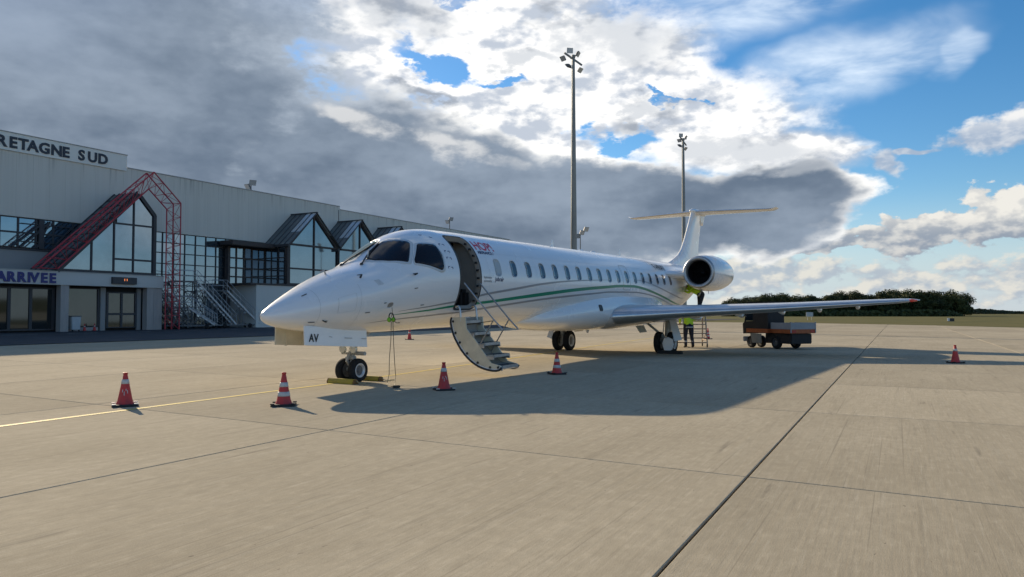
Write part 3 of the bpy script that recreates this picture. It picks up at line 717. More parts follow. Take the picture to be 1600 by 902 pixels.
winframe_m = mat('window_surround', (.55, .57, .58), .35)
alu_m = mat('bare_aluminium', (.60, .60, .60), .36, metal=1., var=.08, vscale=2.)
alu_d = mat('dull_aluminium', (.42, .42, .42), .42, metal=.8, var=.15, vscale=6.)
wingp_m = mat('wing_grey_paint', (.50, .51, .52), .35, var=.06, vscale=1.5, coat=.2)
tyre_m = mat('tyre_rubber', (.022, .022, .023), .85, spec=.2, var=.25, vscale=6.)
rim_m = mat('wheel_rim', (.60, .60, .60), .4, metal=.3, var=.1, vscale=10)
hub_m = mat('wheel_hub', (.13, .13, .13), .5, metal=.3, var=.2, vscale=20)
gear_m = mat('gear_steel', (.40, .40, .38), .5, metal=.3, var=.22, vscale=9)
cream_m = mat('primer_cream', (.64, .59, .46), .55, var=.10, vscale=3.5)
cabin_m = mat('cabin_lining', (.34, .31, .27), .75, var=.05, vscale=2)
cabin_d = mat('cabin_dark', (.035, .030, .027), .85)
fan_m = mat('fan_dark', (.022, .022, .026), .45, metal=.4)
lamp_r = mat('red_position_light', (.50, .05, .03), .25, emit=(1, .12, .06, .05))
lamp_w = mat('lamp_glass', (.65, .66, .62), .12, metal=.5)

ARC = 1.19*math.pi/180                           # metres of skin per degree round the barrel
def rounded(poly, r, n=4):
    out = []
    for i, p in enumerate(poly):
        p = Vector(p); a = Vector(poly[i-1])-p; b = Vector(poly[(i+1) % len(poly)])-p
        rr = min(r, a.length*.45, b.length*.45); pa = p+a.normalized()*rr; pb_ = p+b.normalized()*rr
        for k in range(n+1):
            t = k/n; out.append(tuple((1-t)**2*pa+2*t*(1-t)*p+t*t*pb_))
    return out
def dense(poly, step):
    out = []
    for a, b in zip(poly, poly[1:]+poly[:1]):
        n = max(1, int(math.dist(a, b)/step))
        out += [(a[0]+(b[0]-a[0])*k/n, a[1]+(b[1]-a[1])*k/n) for k in range(n)]
    return out
def inside(p, poly):
    c = False
    for a, b in zip(poly, poly[1:]+poly[:1]):
        if (a[1] > p[1]) != (b[1] > p[1]) and p[0] < (b[0]-a[0])*(p[1]-a[1])/(b[1]-a[1])+a[0]: c = not c
    return c
def patch(name, poly, off, mt, parent, r=.0, step=.06, skirt=.006, deg=True, star=False, hole=None):
    """a piece of skin lying on the fuselage; poly in (x, degrees)"""
    P = [(x, t*ARC) for x, t in poly] if deg else poly
    if r: P = rounded(P, r)
    B = dense(P, step); n = len(B); vs = [Vector(p) for p in B]; es = [(i, (i+1) % n) for i in range(n)]
    if hole:
        H = dense(hole, step); h0 = len(vs); vs += [Vector(p) for p in H]; es += [(h0+i, h0+(i+1) % len(H)) for i in range(len(H))]
    xs = [p[0] for p in B]; ys = [p[1] for p in B]
    x = min(xs)+step
    while x < max(xs):
        y = min(ys)+step
        while y < max(ys):
            if inside((x, y), B) and not (hole and inside((x, y), hole)): vs.append(Vector((x, y)))
            y += step
        x += step
    co, _, fs, *_r = delaunay_2d_cdt(vs, es, [], 1 if not hole else 0, 1e-5)
    if hole: fs = [f for f in fs if inside(tuple(sum((co[i] for i in f), Vector((0, 0)))/len(f)), B) and not inside(tuple(sum((co[i] for i in f), Vector((0, 0)))/len(f)), hole)]
    def mp(p, o):
        q = surf(p[0], p[1]/ARC, o); return (q[0], q[1] if star else -q[1], q[2])
    m_ = MB(); m_.add([mp(p, off) for p in co], fs)
    m_.add([mp(p, off) for p in B]+[mp(p, off-skirt) for p in B], [(i, (i+1) % n, (i+1) % n+n, i+n) for i in range(n)])
    me = m_.mesh(name, mt, smooth=True, angle=40, fix=False)
    bm = bmesh.new(); bm.from_mesh(me); bmesh.ops.remove_doubles(bm, verts=bm.verts, dist=1e-5)
    for f in bm.faces:                              # outward
        c = f.calc_center_median(); ctr = Vector((c.x, 0, F_mid(c.x)))
        if f.normal.dot(c-ctr) < 0 and abs(f.normal.dot((c-ctr).normalized())) > .3: f.normal_flip()
    bm.to_mesh(me); bm.free()
    return link(bpy.data.objects.new(name, me), parent)

# ---- fuselage skin with the door cut out
DX0, DX1, DT0, DT1 = 2.38, 3.20, -37., 57.
door_poly = rounded([(DX0, DT0*ARC), (DX1, DT0*ARC), (DX1, DT1*ARC), (DX0, DT1*ARC)], .17, 6)
door_big = rounded([(DX0-.05, DT0*ARC-.05), (DX1+.05, DT0*ARC-.05), (DX1+.05, DT1*ARC+.05), (DX0-.05, DT1*ARC+.05)], .20, 6)
door_cut = rounded([(DX0-.012, DT0*ARC-.012), (DX1+.012, DT0*ARC-.012), (DX1+.012, DT1*ARC+.012), (DX0-.012, DT1*ARC+.012)], .18, 6)
xs = [-2.385+.0006, -2.38, -2.37, -2.36, -2.345, -2.325, -2.30, -2.26, -2.21, -2.15, -2.08, -2.0]
x = -1.92
while x < 2.28: xs.append(x); x += .08
while x < 3.32: xs.append(x); x += .024
while x < 17.3: xs.append(x); x += .32
while x < 25.36: xs.append(x); x += .16
xs.append(25.4)
NT = 288
def skin():
    vs = []; fs = []
    for x in xs:
        for k in range(NT): vs.append(pb(surf(x, -90+360*k/NT)))
    for i in range(len(xs)-1):
        for k in range(NT):
            if 2.2 < xs[i] < 3.35:
                c = ((xs[i]+xs[i+1])/2, (-90+360*(k+.5)/NT)*ARC)
                if inside(c, door_cut): continue
            a = i*NT+k; b = i*NT+(k+1) % NT; fs.append((a, a+NT, b+NT, b))
    fs.append(tuple(range(NT))); n0 = (len(xs)-1)*NT; fs.append(tuple(reversed(range(n0, n0+NT))))
    m_ = MB(); m_.add(vs, fs); return m_.build('fuselage', white_m, J, smooth=True, fix=True)
fus = skin()
patch('door_frame', [(a, b) for a, b in door_big], .004, seal_m, J, deg=False, hole=door_poly, step=.05)
# reveal of the opening
m_ = MB(); B = dense(door_poly, .05); n = len(B)
m_.add([pb(surf(p[0], p[1]/ARC, o)) for o in (.003, -.12) for p in B], [(i, (i+1) % n, (i+1) % n+n, i+n) for i in range(n)])
m_.build('door_reveal', cabin_m, J, smooth=True, angle=50)
m_ = MB()
for k in range(9):                                # latch blocks along the jambs
    t = -28+k*9.5
    for xx in (DX0+.03, DX1-.03):
        q = surf(xx, t, -.05); m_.box(pb(q), (.05, .05, .05))
m_.build('latch_blocks', black_m, J)
# cabin lining, floor, bulkhead, galley seen through the door
m_ = MB()
rg = []
for x in (1.35, 1.8, 2.3, 2.8, 3.3, 4.2, 5.2):
    rg.append([pb(surf(x, t, -.13)) for t in range(55, 330, 11)])
m_.loft(rg, closed=False); m_.build('cabin_lining', cabin_d, J, smooth=True)
m_ = MB(); m_.box2(1.3, 5.2, -.82, .82, 1.42, 1.50); m_.build('cabin_floor', cabin_d, J)
def section_plate(name, x0, x1, mt, y0=-9, y1=9, zlo=1.5):
    P = [(-q[1], q[2]) for q in (surf((x0+x1)/2, t, -.14) for t in range(-90, 270, 6))]
    P = [(min(max(y, y0), y1), max(z, zlo)) for y, z in P]; Q = []
    for p in P:
        if not Q or math.dist(p, Q[-1]) > 1e-4: Q.append(p)
    if math.dist(Q[0], Q[-1]) < 1e-4: Q.pop()
    m_ = MB(); m_.prism(Q, lambda a, b, t: (t, a, b), x0, x1); return m_.build(name, mt, J)
section_plate('bulkhead', 3.36, 3.42, cabin_m, y1=-.28); section_plate('bulkhead', 3.36, 3.42, cabin_m, y0=.28); section_plate('cockpit_partition', 1.95, 2.03, cabin_d)
m_ = MB(); m_.box2(2.62, 3.30, .30, .80, 1.50, 2.85); m_.build('galley_cabinet', cabin_m, J, bevel=.02)
m_ = MB(); m_.box2(3.02, 3.34, -.80, -.25, 1.50, 1.98); m_.build('jump_seat', black_m, J, bevel=.08)

# ---- cockpit glazing
fr = patch('windshield_frame', [(0.13, 80), (.60, 88.6), (.93, 88.3), (1.05, 84), (1.225, 60), (1.238, 53.5), (.79, 27.8), (.62, 33), (.36, 48.5), (.17, 66)], .004, winframe_m, J, r=.03)
patch('windshield_pane', [(0.215, 79), (.62, 87), (.90, 86.4), (1.165, 59.5), (1.168, 55.7), (.75, 32.2), (.40, 50.0), (.25, 65)], .009, cglass_m, fr, r=.05)
patch('windshield_frame', [(0.13, 80), (.60, 88.6), (.93, 88.3), (1.05, 84), (1.225, 60), (1.238, 53.5), (.79, 27.8), (.62, 33), (.36, 48.5), (.17, 66)], .004, winframe_m, J, r=.03, star=True)
patch('windshield_pane', [(0.215, 79), (.62, 87), (.90, 86.4), (1.165, 59.5), (1.168, 55.7), (.75, 32.2), (.40, 50.0), (.25, 65)], .009, gglass_m, J, r=.05, star=True)
for st in (False, True):
    f2 = patch('side_window_frame', [(1.262, 52.5), (1.80, 43.5), (1.865, 28.5), (1.80, 8.5), (1.66, 6.5), (1.18, 17.5), (.86, 25.2), (.885, 32.5)], .004, winframe_m, J, r=.06, star=st)
    patch('side_pane', [(1.294, 49.9), (1.765, 41.8), (1.822, 28.5), (1.758, 12.0), (1.68, 9.4), (1.182, 20.2), (.905, 27), (.925, 31.3)], .009, cglass_m, f2, r=.06, star=st)
def wiper(star):
    s_ = 1 if star else -1
    def q(x, t, o): p = surf(x, t, o); return (p[0], s_*p[1], p[2])
    m_ = MB(); m_.path([q(.02, 74, .012), q(.18, 78, .05), q(.45, 84, .045), q(.80, 86.5, .03)], [.02, .016, .013, .010], n=6); m_.path([q(.30, 81, .03), q(.85, 88, .02)], .012, n=5)
    m_.lathe([(.035, -.01), (.035, .03), (.01, .045)], q(.0, 73.5, 0), (0, 0, 1), 10)
    m_.build('wiper', black_m, J, smooth=True, angle=40)
wiper(False); wiper(True)
MB().tube(pb(surf(.30, 80, .0)), pb(surf(.33, 80, .16)), .018, .010, n=8).build('drain_mast', alu_d, J)

# ---- cabin windows
def cabin_window(x, shade, star=False):
    t = 14.6; w, h = .132, 10.0
    ov = [(x+w*math.cos(a)*(1 if abs(math.cos(a)) < .7 else 1)*1.0, 0) for a in ()]
    P = [(x-w, (t-h)), (x+w, (t-h)), (x+w, (t+h)), (x-w, (t+h))]
    Q = [(x-w-.022, (t-h-1.1)), (x+w+.022, (t-h-1.1)), (x+w+.022, (t+h+1.1)), (x-w-.022, (t+h+1.1))]
    f = patch('cabin_window', Q, .003, winframe_m, J, r=.13, step=.08, skirt=.004, star=star)
    patch('pane', P, .0065, shade_m if shade else wglass_m, f, r=.11, step=.08, skirt=.004, star=star)
for i in range(18):
    x = 4.05+.79*i
    cabin_window(x, i == 0)
    if i % 1 == 0: cabin_window(x, False, True)
# over-wing exit outline and small service window
exo = rounded([(12.33, -8.2*ARC), (13.0, -8.2*ARC), (13.0, 36.5*ARC), (12.33, 36.5*ARC)], .10, 4); exi = rounded([(12.36, -6.8*ARC), (12.97, -6.8*ARC), (12.97, 35.1*ARC), (12.36, 35.1*ARC)], .08, 4)
patch('exit_outline', exo, .003, alu_d, J, deg=False, hole=exi, step=.12, skirt=.002)

# ---- livery stripes as thin bands on the skin
def band(name, pts, mt, off=.0028, n=90):
    """pts: (x, degrees, width in metres)"""
    X = [p[0] for p in pts]; ft = _pchip(X, [p[1] for p in pts]); fw = _pchip(X, [p[2] for p in pts])
    m_ = MB(); up, lo = [], []
    for i in range(n+1):
        x = X[0]+(X[-1]-X[0])*i/n; dt = (ft(x+.01)-ft(x-.01))*ARC/.02; w = fw(x)/2; l = math.hypot(1, dt); h = w*l/ARC
        up.append(pb(surf(x, ft(x)+h, off))); lo.append(pb(surf(x, ft(x)-h, off)))
    runs = [(0, n)]
    fs = []
    for i in range(n):
        xa = X[0]+(X[-1]-X[0])*(i+.5)/n
        if DX0-.02 < xa < DX1+.02 and DT0 < ft(xa) < DT1: continue
        fs.append((i, i+1, i+1+n+1, i+n+1))
    m_.add(up+lo, fs); return m_.build(name, mt, J, smooth=True, fix=False)
band('green_stripe', [(.30, -36.9, .012), (.85, -36.8, .03), (1.47, -36.2, .05), (2.5, -32.6, .065), (3.68, -28.4, .075), (4.85, -23.6, .09), (6.54, -17.0, .10), (8.54, -9.9, .10), (10.44, -5.0, .095), (12.37, -1.2, .09), (13.29, -1.0, .09), (14.27, -4.0, .085), (15.34, -9.9, .08), (17.0, -21.0, .07), (18.8, -35, .05), (19.6, -40, .03)], green_m, n=140)
band('grey_stripe', [(.45, -32.3, .008), (1.19, -31.5, .03), (2.36, -27.5, .05), (3.54, -18.2, .055), (4.73, -11.8, .06), (6.45, -3.0, .055), (7.8, 1.6, .045), (9.7, 5.5, .03), (11.2, 7.6, .008)], grey_stripe_m, n=90)
band('grey_stripe', [(13.5, 10.6, .012), (14.3, 9.0, .035), (15.3, 3.6, .045), (17.2, -9.6, .045), (19.4, -25, .03)], grey_stripe_m, n=60)
band('grey_stripe', [(-.3, -47.5, .008), (.4, -45.6, .03), (1.4, -45.0, .045), (2.7, -42.6, .05), (3.8, -36.6, .06), (4.97, -31, .06), (6.63, -24.1, .06), (8.16, -19.4, .06), (10.0, -14.6, .055), (11.3, -11.8, .05), (13.5, -11.2, .045), (14.7, -13.9, .045), (15.6, -17.6, .045), (18.3, -37, .035)], grey_stripe_m, n=120)

# ---- lettering on the skin
def skin_text(txt, x0, t0, size, mt, bold=0., shear=0., spacing=1., sx=1., star=False, off=.0045):
    me = text_mesh(txt, size, .0, mt, bold=bold, shear=shear, spacing=spacing, sx=sx)
    bm = bmesh.new(); bm.from_mesh(me)
    bmesh.ops.triangulate(bm, faces=bm.faces); bmesh.ops.subdivide_edges(bm, edges=bm.edges[:], cuts=2, use_grid_fill=True)
    for v in bm.verts: v.co = pb(surf(x0+v.co.x, t0+v.co.y/ARC, off))
    bm.normal_update()
    for f in bm.faces:
        c = f.calc_center_median()
        if f.normal.dot(c-Vector((c.x, 0, F_mid(c.x)))) < 0: f.normal_flip()
    bm.to_mesh(me); bm.free(); me.name = 'lettering'
    return link(bpy.data.objects.new('lettering', me), J)
skin_text('HOP!', 3.34, 37.0, .42, red_m, bold=.008, sx=.92)
skin_text('AIRFRANCE /', 3.36, 31.0, .125, navy_m, bold=.004, sx=1.0)
skin_text('Exploitation', 3.34, .6, .075, grey_stripe_m, bold=.002); skin_text('operated by', 3.34, -3.6, .075, grey_stripe_m, bold=.002)
skin_text('jobrair', 3.86, -2.2, .15, navy_m, bold=.004, shear=.15)
skin_text('F-HRAV', 16.25, 35.5, .44, black_m, bold=.010, sx=.86)
# rescue markings beside the cockpit, probes, vents, ports
m_ = MB()
def corner(x, t, sx_, st_):
    for (a, b) in (((x, t), (x+.055*sx_, t)), ((x, t), (x, t+2.2*st_))):
        p, q = surf(*a, .003), surf(*b, .003); nrm = Vector(pb(surf(*a, .02)))-Vector(pb(surf(*a, 0)))
        m_.bar(pb(p), pb(q), .016, .004, up=nrm)
for x, t in ((1.93, 42.5), (1.98, 32.5), (1.95, 24), (1.92, 13)):
    corner(x, t, 1, -1); corner(x+.16, t-1, -1, -1)
for x, t in ((1.66, 62), (1.86, 54)): corner(x, t, 1, 1)
m_.build('rescue_mark', navy_m, J)
m_ = MB()
for x, t in ((-.46, 41.8), (.787, 12.7)):
    a = pb(surf(x, t, 0)); b = pb(surf(x, t, .07)); m_.path([a, b, (b[0]-.14, b[1], b[2]-.01)], [.022, .018, .008], n=6)
for x, t, l in ((.76, -5.6, .09), (-1.67, 53, .10), (-1.61, -37.3, .12), (-.47, -26.6, .11), (-.06, -16.3, .05), (1.083, -27.8, .10), (-1.29, -35.9, .05)):
    m_.bar(pb(surf(x, t, .003)), pb(surf(x+l, t, .003)), .03, .012)
m_.bar(pb(surf(-1.35, -33.5, .004)), pb(surf(-1.25, -39, .004)), .05, .012)
m_.build('probe', black_m, J, smooth=True, angle=40)
m_ = MB()
for k in range(6):
    t = 27.5-k*2.2; m_.bar(pb(surf(-.25+.01*k, t, .003)), pb(surf(-.12+.01*k, t-.7, .003)), .004, .005)
m_.build('static_vent', grey_stripe_m, J)
m_ = MB(); m_.path([pb(surf(-.78, 88, 0)), pb(surf(-.82, 88, .09)), pb(surf(-.92, 88, .10))], [.02, .014, .012], n=6)
m_.build('ice_detector', alu_d, J)
patch('headset_port', [(.05, -24.5), (.20, -24.5), (.20, -17.5), (.05, -17.5)], .004, alu_d, J, r=.08, step=.03)
for x, h in ((9.15, .24), (14.8, .26)):
    m_ = MB(); z = F_top(x)-.01
    m_.prism([(0, 0), (.20, 0), (.16, h), (.08, h)], lambda a, b, t, x=x, z=z: (x+a, t, z+b), -.012, .012); m_.build('blade_antenna', white_m, J)
for x in (11.4, 12.4):
    m_ = MB(); m_.lathe([(.10, -.02), (.09, .03), (.05, .055), (0.001, .06)], (x, 0, F_top(x)-.005), (0, 0, 1), 14); m_.build('dome_antenna', white_m, J, smooth=True)
m_ = MB(); m_.prism([(0, 0), (.30, 0), (.22, -.16), (.12, -.16)], lambda a, b, t: (11.75+a, t, .74+b), -.012, .012); m_.build('blade_antenna', white_m, J)
m_ = MB(); m_.prism([(0, 0), (.34, 0), (.30, -.10), (.10, -.10)], lambda a, b, t: (4.3+a, t, 1.06+b), -.012, .012); m_.build('blade_antenna', white_m, J)

seam_skin = mat('skin_seam', (.56, .56, .56), .4)
def hoop(x, t0=-85, t1=265):
    m_ = MB(); n = 70; P = [t0+(t1-t0)*i/n for i in range(n+1)]
    m_.add([pb(surf(x+d, t, .0016)) for d in (-.004, .004) for t in P], [(i, i+1, i+n+2, i+n+1) for i in range(n)]); m_.build('panel_seam', seam_skin, J, smooth=True, fix=False)
hoop(-1.45); hoop(-.62, -80, 30); hoop(3.62); hoop(6.05); hoop(9.65); hoop(14.1); hoop(16.2); hoop(18.6)
for t in (33, -52): band('panel_seam', [(3.7, t, .007), (10, t, .007), (17.2, t, .007)], seam_skin, off=.0015, n=40)
for x0, x1, t0, t1 in ((-1.1, -.72, -20, 12), (.55, .86, -62, -50), (5.1, 5.5, -60, -46), (7.2, 7.5, -40, -30)):
    o_ = [(x0, t0*ARC), (x1, t0*ARC), (x1, t1*ARC), (x0, t1*ARC)]; i_ = [(x0+.006, t0*ARC+.006), (x1-.006, t0*ARC+.006), (x1-.006, t1*ARC-.006), (x0+.006, t1*ARC-.006)]
    patch('access_panel_outline', rounded(o_, .03, 3), .0018, seam_skin, J, deg=False, hole=rounded(i_, .025, 3), step=.09, skirt=.001)

# ---- belly fairing
m_ = MB(); rings = []
FR = [(6.3, .20, 1.12, 1.08, 1.04), (6.6, .52, 1.22, 1.12, .99), (7.2, .88, 1.36, 1.18, .90), (8.0, 1.09, 1.50, 1.25, .81), (9.2, 1.215, 1.66, 1.32, .75), (10.8, 1.275, 1.80, 1.36, .71), (13.2, 1.285, 1.86, 1.38, .70), (15.2, 1.24, 1.82, 1.36, .72), (16.6, 1.10, 1.66, 1.32, .80), (17.6, .78, 1.45, 1.26, .92), (18.2, .40, 1.30, 1.20, 1.05)]
_F = [_pchip([f[0] for f in FR], [f[k] for f in FR]) for k in (1, 2, 3, 4)]
def fair_half(x):
    w, zt, zc, zb = (g(x) for g in _F); P = []
    tt = math.asin(max(-1, min(1, (zt-F_mid(x))/(F_mid(x)-F_bot(x))))); yin = min(F_w(x)*math.cos(tt)-.015, w)
    for k in range(10):
        s_ = 1-k/10; P.append((w-(w-yin)*s_**1.8, zc+(zt-zc)*s_))
    for k in range(21):
        a_ = math.pi/2*k/20; P.append((w*abs(math.cos(a_))**.75 if k < 20 else 0., zc-(zc-zb)*math.sin(a_)**.9))
    return P
x = 6.3
while x < 18.21:
    hf = fair_half(x); rings.append([(x, -y, z) for y, z in hf]+[(x, y, z) for y, z in reversed(hf[:-1])]); x += .17
m_.loft(rings, closed=False); m_.build('belly_fairing', white_m, J, smooth=True)
m_ = MB(); P = rounded([(10.12, 1.36), (10.34, 1.36), (10.34, 1.57), (10.12, 1.57)], .07, 4)
def fy(x, z):
    hf = fair_half(x)
    for p, q in zip(hf, hf[1:]):
        if q[1] <= z <= p[1]: return p[0]+(q[0]-p[0])*(p[1]-z)/max(p[1]-q[1], 1e-6)
    return 1.2
m_.add([(a, -(fy(a, b)+.02), b) for a, b in P]+[(a, -(fy(a, b)-.01), b) for a, b in P], [tuple(range(len(P)))]+[(i, (i+1) % len(P), (i+1) % len(P)+len(P), i+len(P)) for i in range(len(P))]); m_.build('service_port', black_m, J)

# ---- lifting surfaces
def airfoil(t, n=16, camber=.015):
    U_, L_ = [], []
    for i in range(n+1):
        c = .5*(1-math.cos(math.pi*i/n)); yt = 5*t*(.2969*math.sqrt(c)-.126*c-.3516*c*c+.2843*c**3-.1036*c**4); yc = camber*4*c*(1-c)
        U_.append((c, yc+yt)); L_.append((c, yc-yt))
    return list(reversed(U_))+L_[1:-1]
def interp(tab, y):
    for a, b in zip(tab, tab[1:]):
        if a[0] <= y <= b[0]:
            t = (y-a[0])/(b[0]-a[0]); return [p+(q-p)*t for p, q in zip(a[1:], b[1:])]
    return list(tab[-1][1:])
WT = [(.7, 10.66, 5.60, 1.10, .15, .02), (1.2, 10.95, 5.35, 1.15, .142, .02), (3.2, 11.98, 4.00, 1.27, .108, .005), (6.0, 13.40, 2.90, 1.40, .104, 0), (9.5, 15.20, 1.45, 1.60, .105, -.01), (9.8, 15.40, 1.26, 1.62, .09, -.01), (9.98, 15.62, 1.02, 1.63, .06, -.01), (10.08, 15.85, .72, 1.635, .02, -.01)]
def wing(sign, name):
    m_ = MB(); rings = []
    ysn = [.7, 1.2, 1.7, 2.2, 2.7, 3.2, 3.9, 4.6, 5.3, 6.0, 6.9, 7.8, 8.7, 9.5, 9.8, 9.98, 10.08]
    for y in ysn:
        le, ch, z, t, tw = interp(WT, y); rings.append([(le+ch*a, sign*y, z+ch*b-ch*a*tw) for a, b in airfoil(t)])
    m_.loft(rings); w = m_.build(name, wingp_m, J, smooth=True, angle=35)
    m_ = MB(); rings = []
    for y in [1.32, 2.2, 3.2, 4.6, 6.0, 7.8, 9.5]:
        le, ch, z, t, tw = interp(WT, y)
        pr = [p for p in airfoil(t, 28) if p[0] < .09]
        pr = [(a-.0012, b*1.03+(.0006 if b > 0 else -.0006)) for a, b in pr]
        rings.append([(le+ch*a, sign*y, z+ch*b-ch*a*tw) for a, b in pr])
    m_.loft(rings, closed=False); m_.build('leading_edge', alu_m, w, smooth=True, fix=False)
    le, ch, z, t, tw = interp(WT, 9.88)
    m_ = MB(); m_.path([(le-.05, sign*9.79, z), (le+.02, sign*9.88, z+.01), (le+.16, sign*10.0, z+.01)], [.040, .048, .028], n=8); m_.build('position_light', lamp_r if sign < 0 else green_m, w, smooth=True)
    for y in (2.9, 4.4, 5.8, 7.0, 8.2):
        le, ch, z, t, tw = interp(WT, y); m_ = MB(); x0 = le+ch*.62
        m_.path([(x0, sign*y, z-ch*.045), (x0+.25*ch, sign*y, z-ch*.06), (x0+.42*ch, sign*y, z-ch*.02)], [.02, .07, .02], n=8); m_.build('flap_fairing', white_m, w, smooth=True)
    return w
wing(-1, 'port_wing'); wing(1, 'starboard_wing')
m_ = MB()                                         # fin with a swept dorsal fillet
FT = [(3.25, 20.2, 5.6, .06), (3.48, 20.9, 4.85, .075), (3.65, 21.5, 4.2, .09), (3.85, 22.1, 3.5, .10), (4.15, 22.62, 2.80, .11), (4.6, 23.1, 2.42, .115), (5.4, 23.78, 2.05, .115), (6.0, 24.25, 1.82, .115), (6.28, 24.45, 1.75, .10)]
m_.loft([[(le+ch*a, ch*b, z) for a, b in airfoil(t, 14, 0)] for z, le, ch, t in FT]); m_.build('fin', white_m, J, smooth=True, angle=40)
m_ = MB()
m_.loft([[(x, r*math.cos(a), 6.16+r*.78*math.sin(a)) for a in (2*math.pi*k/16 for k in range(16))] for x, r in ((24.18, .01), (24.25, .08), (24.5, .15), (25.2, .19), (26.0, .16), (26.6, .09), (26.9, .02))]); m_.build('tail_bullet', white_m, J, smooth=True)
m_ = MB(); m_.prism([(25.6, 6.1), (26.5, 6.05), (26.15, 5.55), (26.0, 5.75), (25.8, 5.6)], lambda a, b, t: (a, t, b), -.06, .06); m_.build('tail_fairing', white_m, J, bevel=.02)
HT = [(0, 24.55, 1.95, 6.14, .10), (3.4, 25.2, 1.12, 6.11, .09), (3.6, 25.32, .98, 6.13, .08), (3.76, 25.5, .78, 6.20, .06), (3.80, 25.6, .55, 6.22, .03)]
for sign, nm in ((-1, 'port_stabilizer'), (1, 'starboard_stabilizer')):
    m_ = MB(); m_.loft([[(le+ch*a, sign*y, z+ch*b) for a, b in airfoil(t, 12, 0)] for y, le, ch, z, t in HT]); m_.build(nm, white_m, J, smooth=True, angle=40)
    m_ = MB(); m_.loft([[(le-.002+ch*a, sign*y, z+ch*b*1.02) for a, b in airfoil(t, 24, 0) if a < .07] for y, le, ch, z, t in HT[:3]], closed=False); m_.build('stabilizer_leading_edge', alu_m, J, smooth=True, fix=False)

# ---- engines
def engine(sign):
    cy, cz, x0 = sign*2.10, 2.86, 18.15
    e = MB(); e.lathe([(.50, .16), (.545, .04), (.59, .0), (.625, .03), (.66, .12), (.715, .45), (.755, .95), (.77, 1.5), (.755, 2.1), (.70, 2.8), (.62, 3.35), (.57, 3.62), (.55, 3.62), (.53, 3.3)], (x0, cy, cz), (1, 0, 0), 48)
    e.f = [f for f in e.f if len(f) == 4]; e.mi = e.mi[:len(e.f)]
    nac = e.build('engine_nacelle', white_m, J, smooth=True, fix=True)
    m_ = MB(); m_.lathe([(.482, .24), (.487, .12), (.525, .035), (.582, -.003), (.626, .026), (.664, .12)], (x0, cy, cz), (1, 0, 0), 48); m_.f = [f for f in m_.f if len(f) == 4]; m_.mi = m_.mi[:len(m_.f)]
    m_.build('intake_lip', alu_d, nac, smooth=True)
    m_ = MB(); m_.lathe([(.484, .20), (.485, .6), (.485, 1.0)], (x0, cy, cz), (1, 0, 0), 40); m_.f = [f for f in m_.f if len(f) == 4]; m_.mi = m_.mi[:len(m_.f)]
    m_.build('intake_duct', fan_m, nac, smooth=True)
    m_ = MB(); m_.lathe([(.49, 1.0), (.49, 1.02)], (x0, cy, cz), (1, 0, 0), 40); m_.build('fan_plate', black_m, nac)
    m_ = MB(); m_.lathe([(.002, .66), (.05, .69), (.10, .78), (.13, .92), (.13, .97)], (x0, cy, cz), (1, 0, 0), 20); m_.build('spinner', fan_m, nac, smooth=True)
    for k in range(24):
        a = 2*math.pi*k/24; r_ = Vector((0, math.cos(a), math.sin(a))); tg = Vector((0, -math.sin(a), math.cos(a))); c = Vector((x0+.93, cy, cz))
        P = [c+r_*.12+tg*.012+V(-.03, 0, 0), c+r_*.12-tg*.012+V(.05, 0, 0), c+r_*.485-tg*.055+V(.04, 0, 0), c+r_*.485+tg*.055+V(-.04, 0, 0)]
        MB().add(P+[p+V(.012, 0, 0) for p in P], [(0, 1, 2, 3), (7, 6, 5, 4), (0, 4, 5, 1), (1, 5, 6, 2), (2, 6, 7, 3), (3, 7, 4, 0)]).build('fan_blade', fan_m, nac)
    m_ = MB(); m_.lathe([(.53, 3.25), (.44, 3.7), (.36, 4.15), (.33, 4.15), (.33, 3.6)], (x0, cy, cz), (1, 0, 0), 32); m_.f = [f for f in m_.f if len(f) == 4]; m_.mi = m_.mi[:len(m_.f)]
    m_.build('exhaust_cone', alu_d, nac, smooth=True)
    m_ = MB()                                      # pylon
    m_.loft([[(le+ch*a, sign*y, 2.78+ch*b) for a, b in airfoil(.085, 12, 0)] for y, le, ch in ((.6, 16.9, 5.0), (1.1, 17.25, 4.7), (1.6, 18.3, 3.6))]); m_.build('pylon', white_m, J, smooth=True, angle=40)
    m_ = MB(); m_.tube((x0+1.15, cy+sign*.1, cz-.76), (x0+1.15, cy+sign*.1, cz-.88), .012, n=6); m_.build('drain_pipe', alu_d, nac)
engine(-1); engine(1)

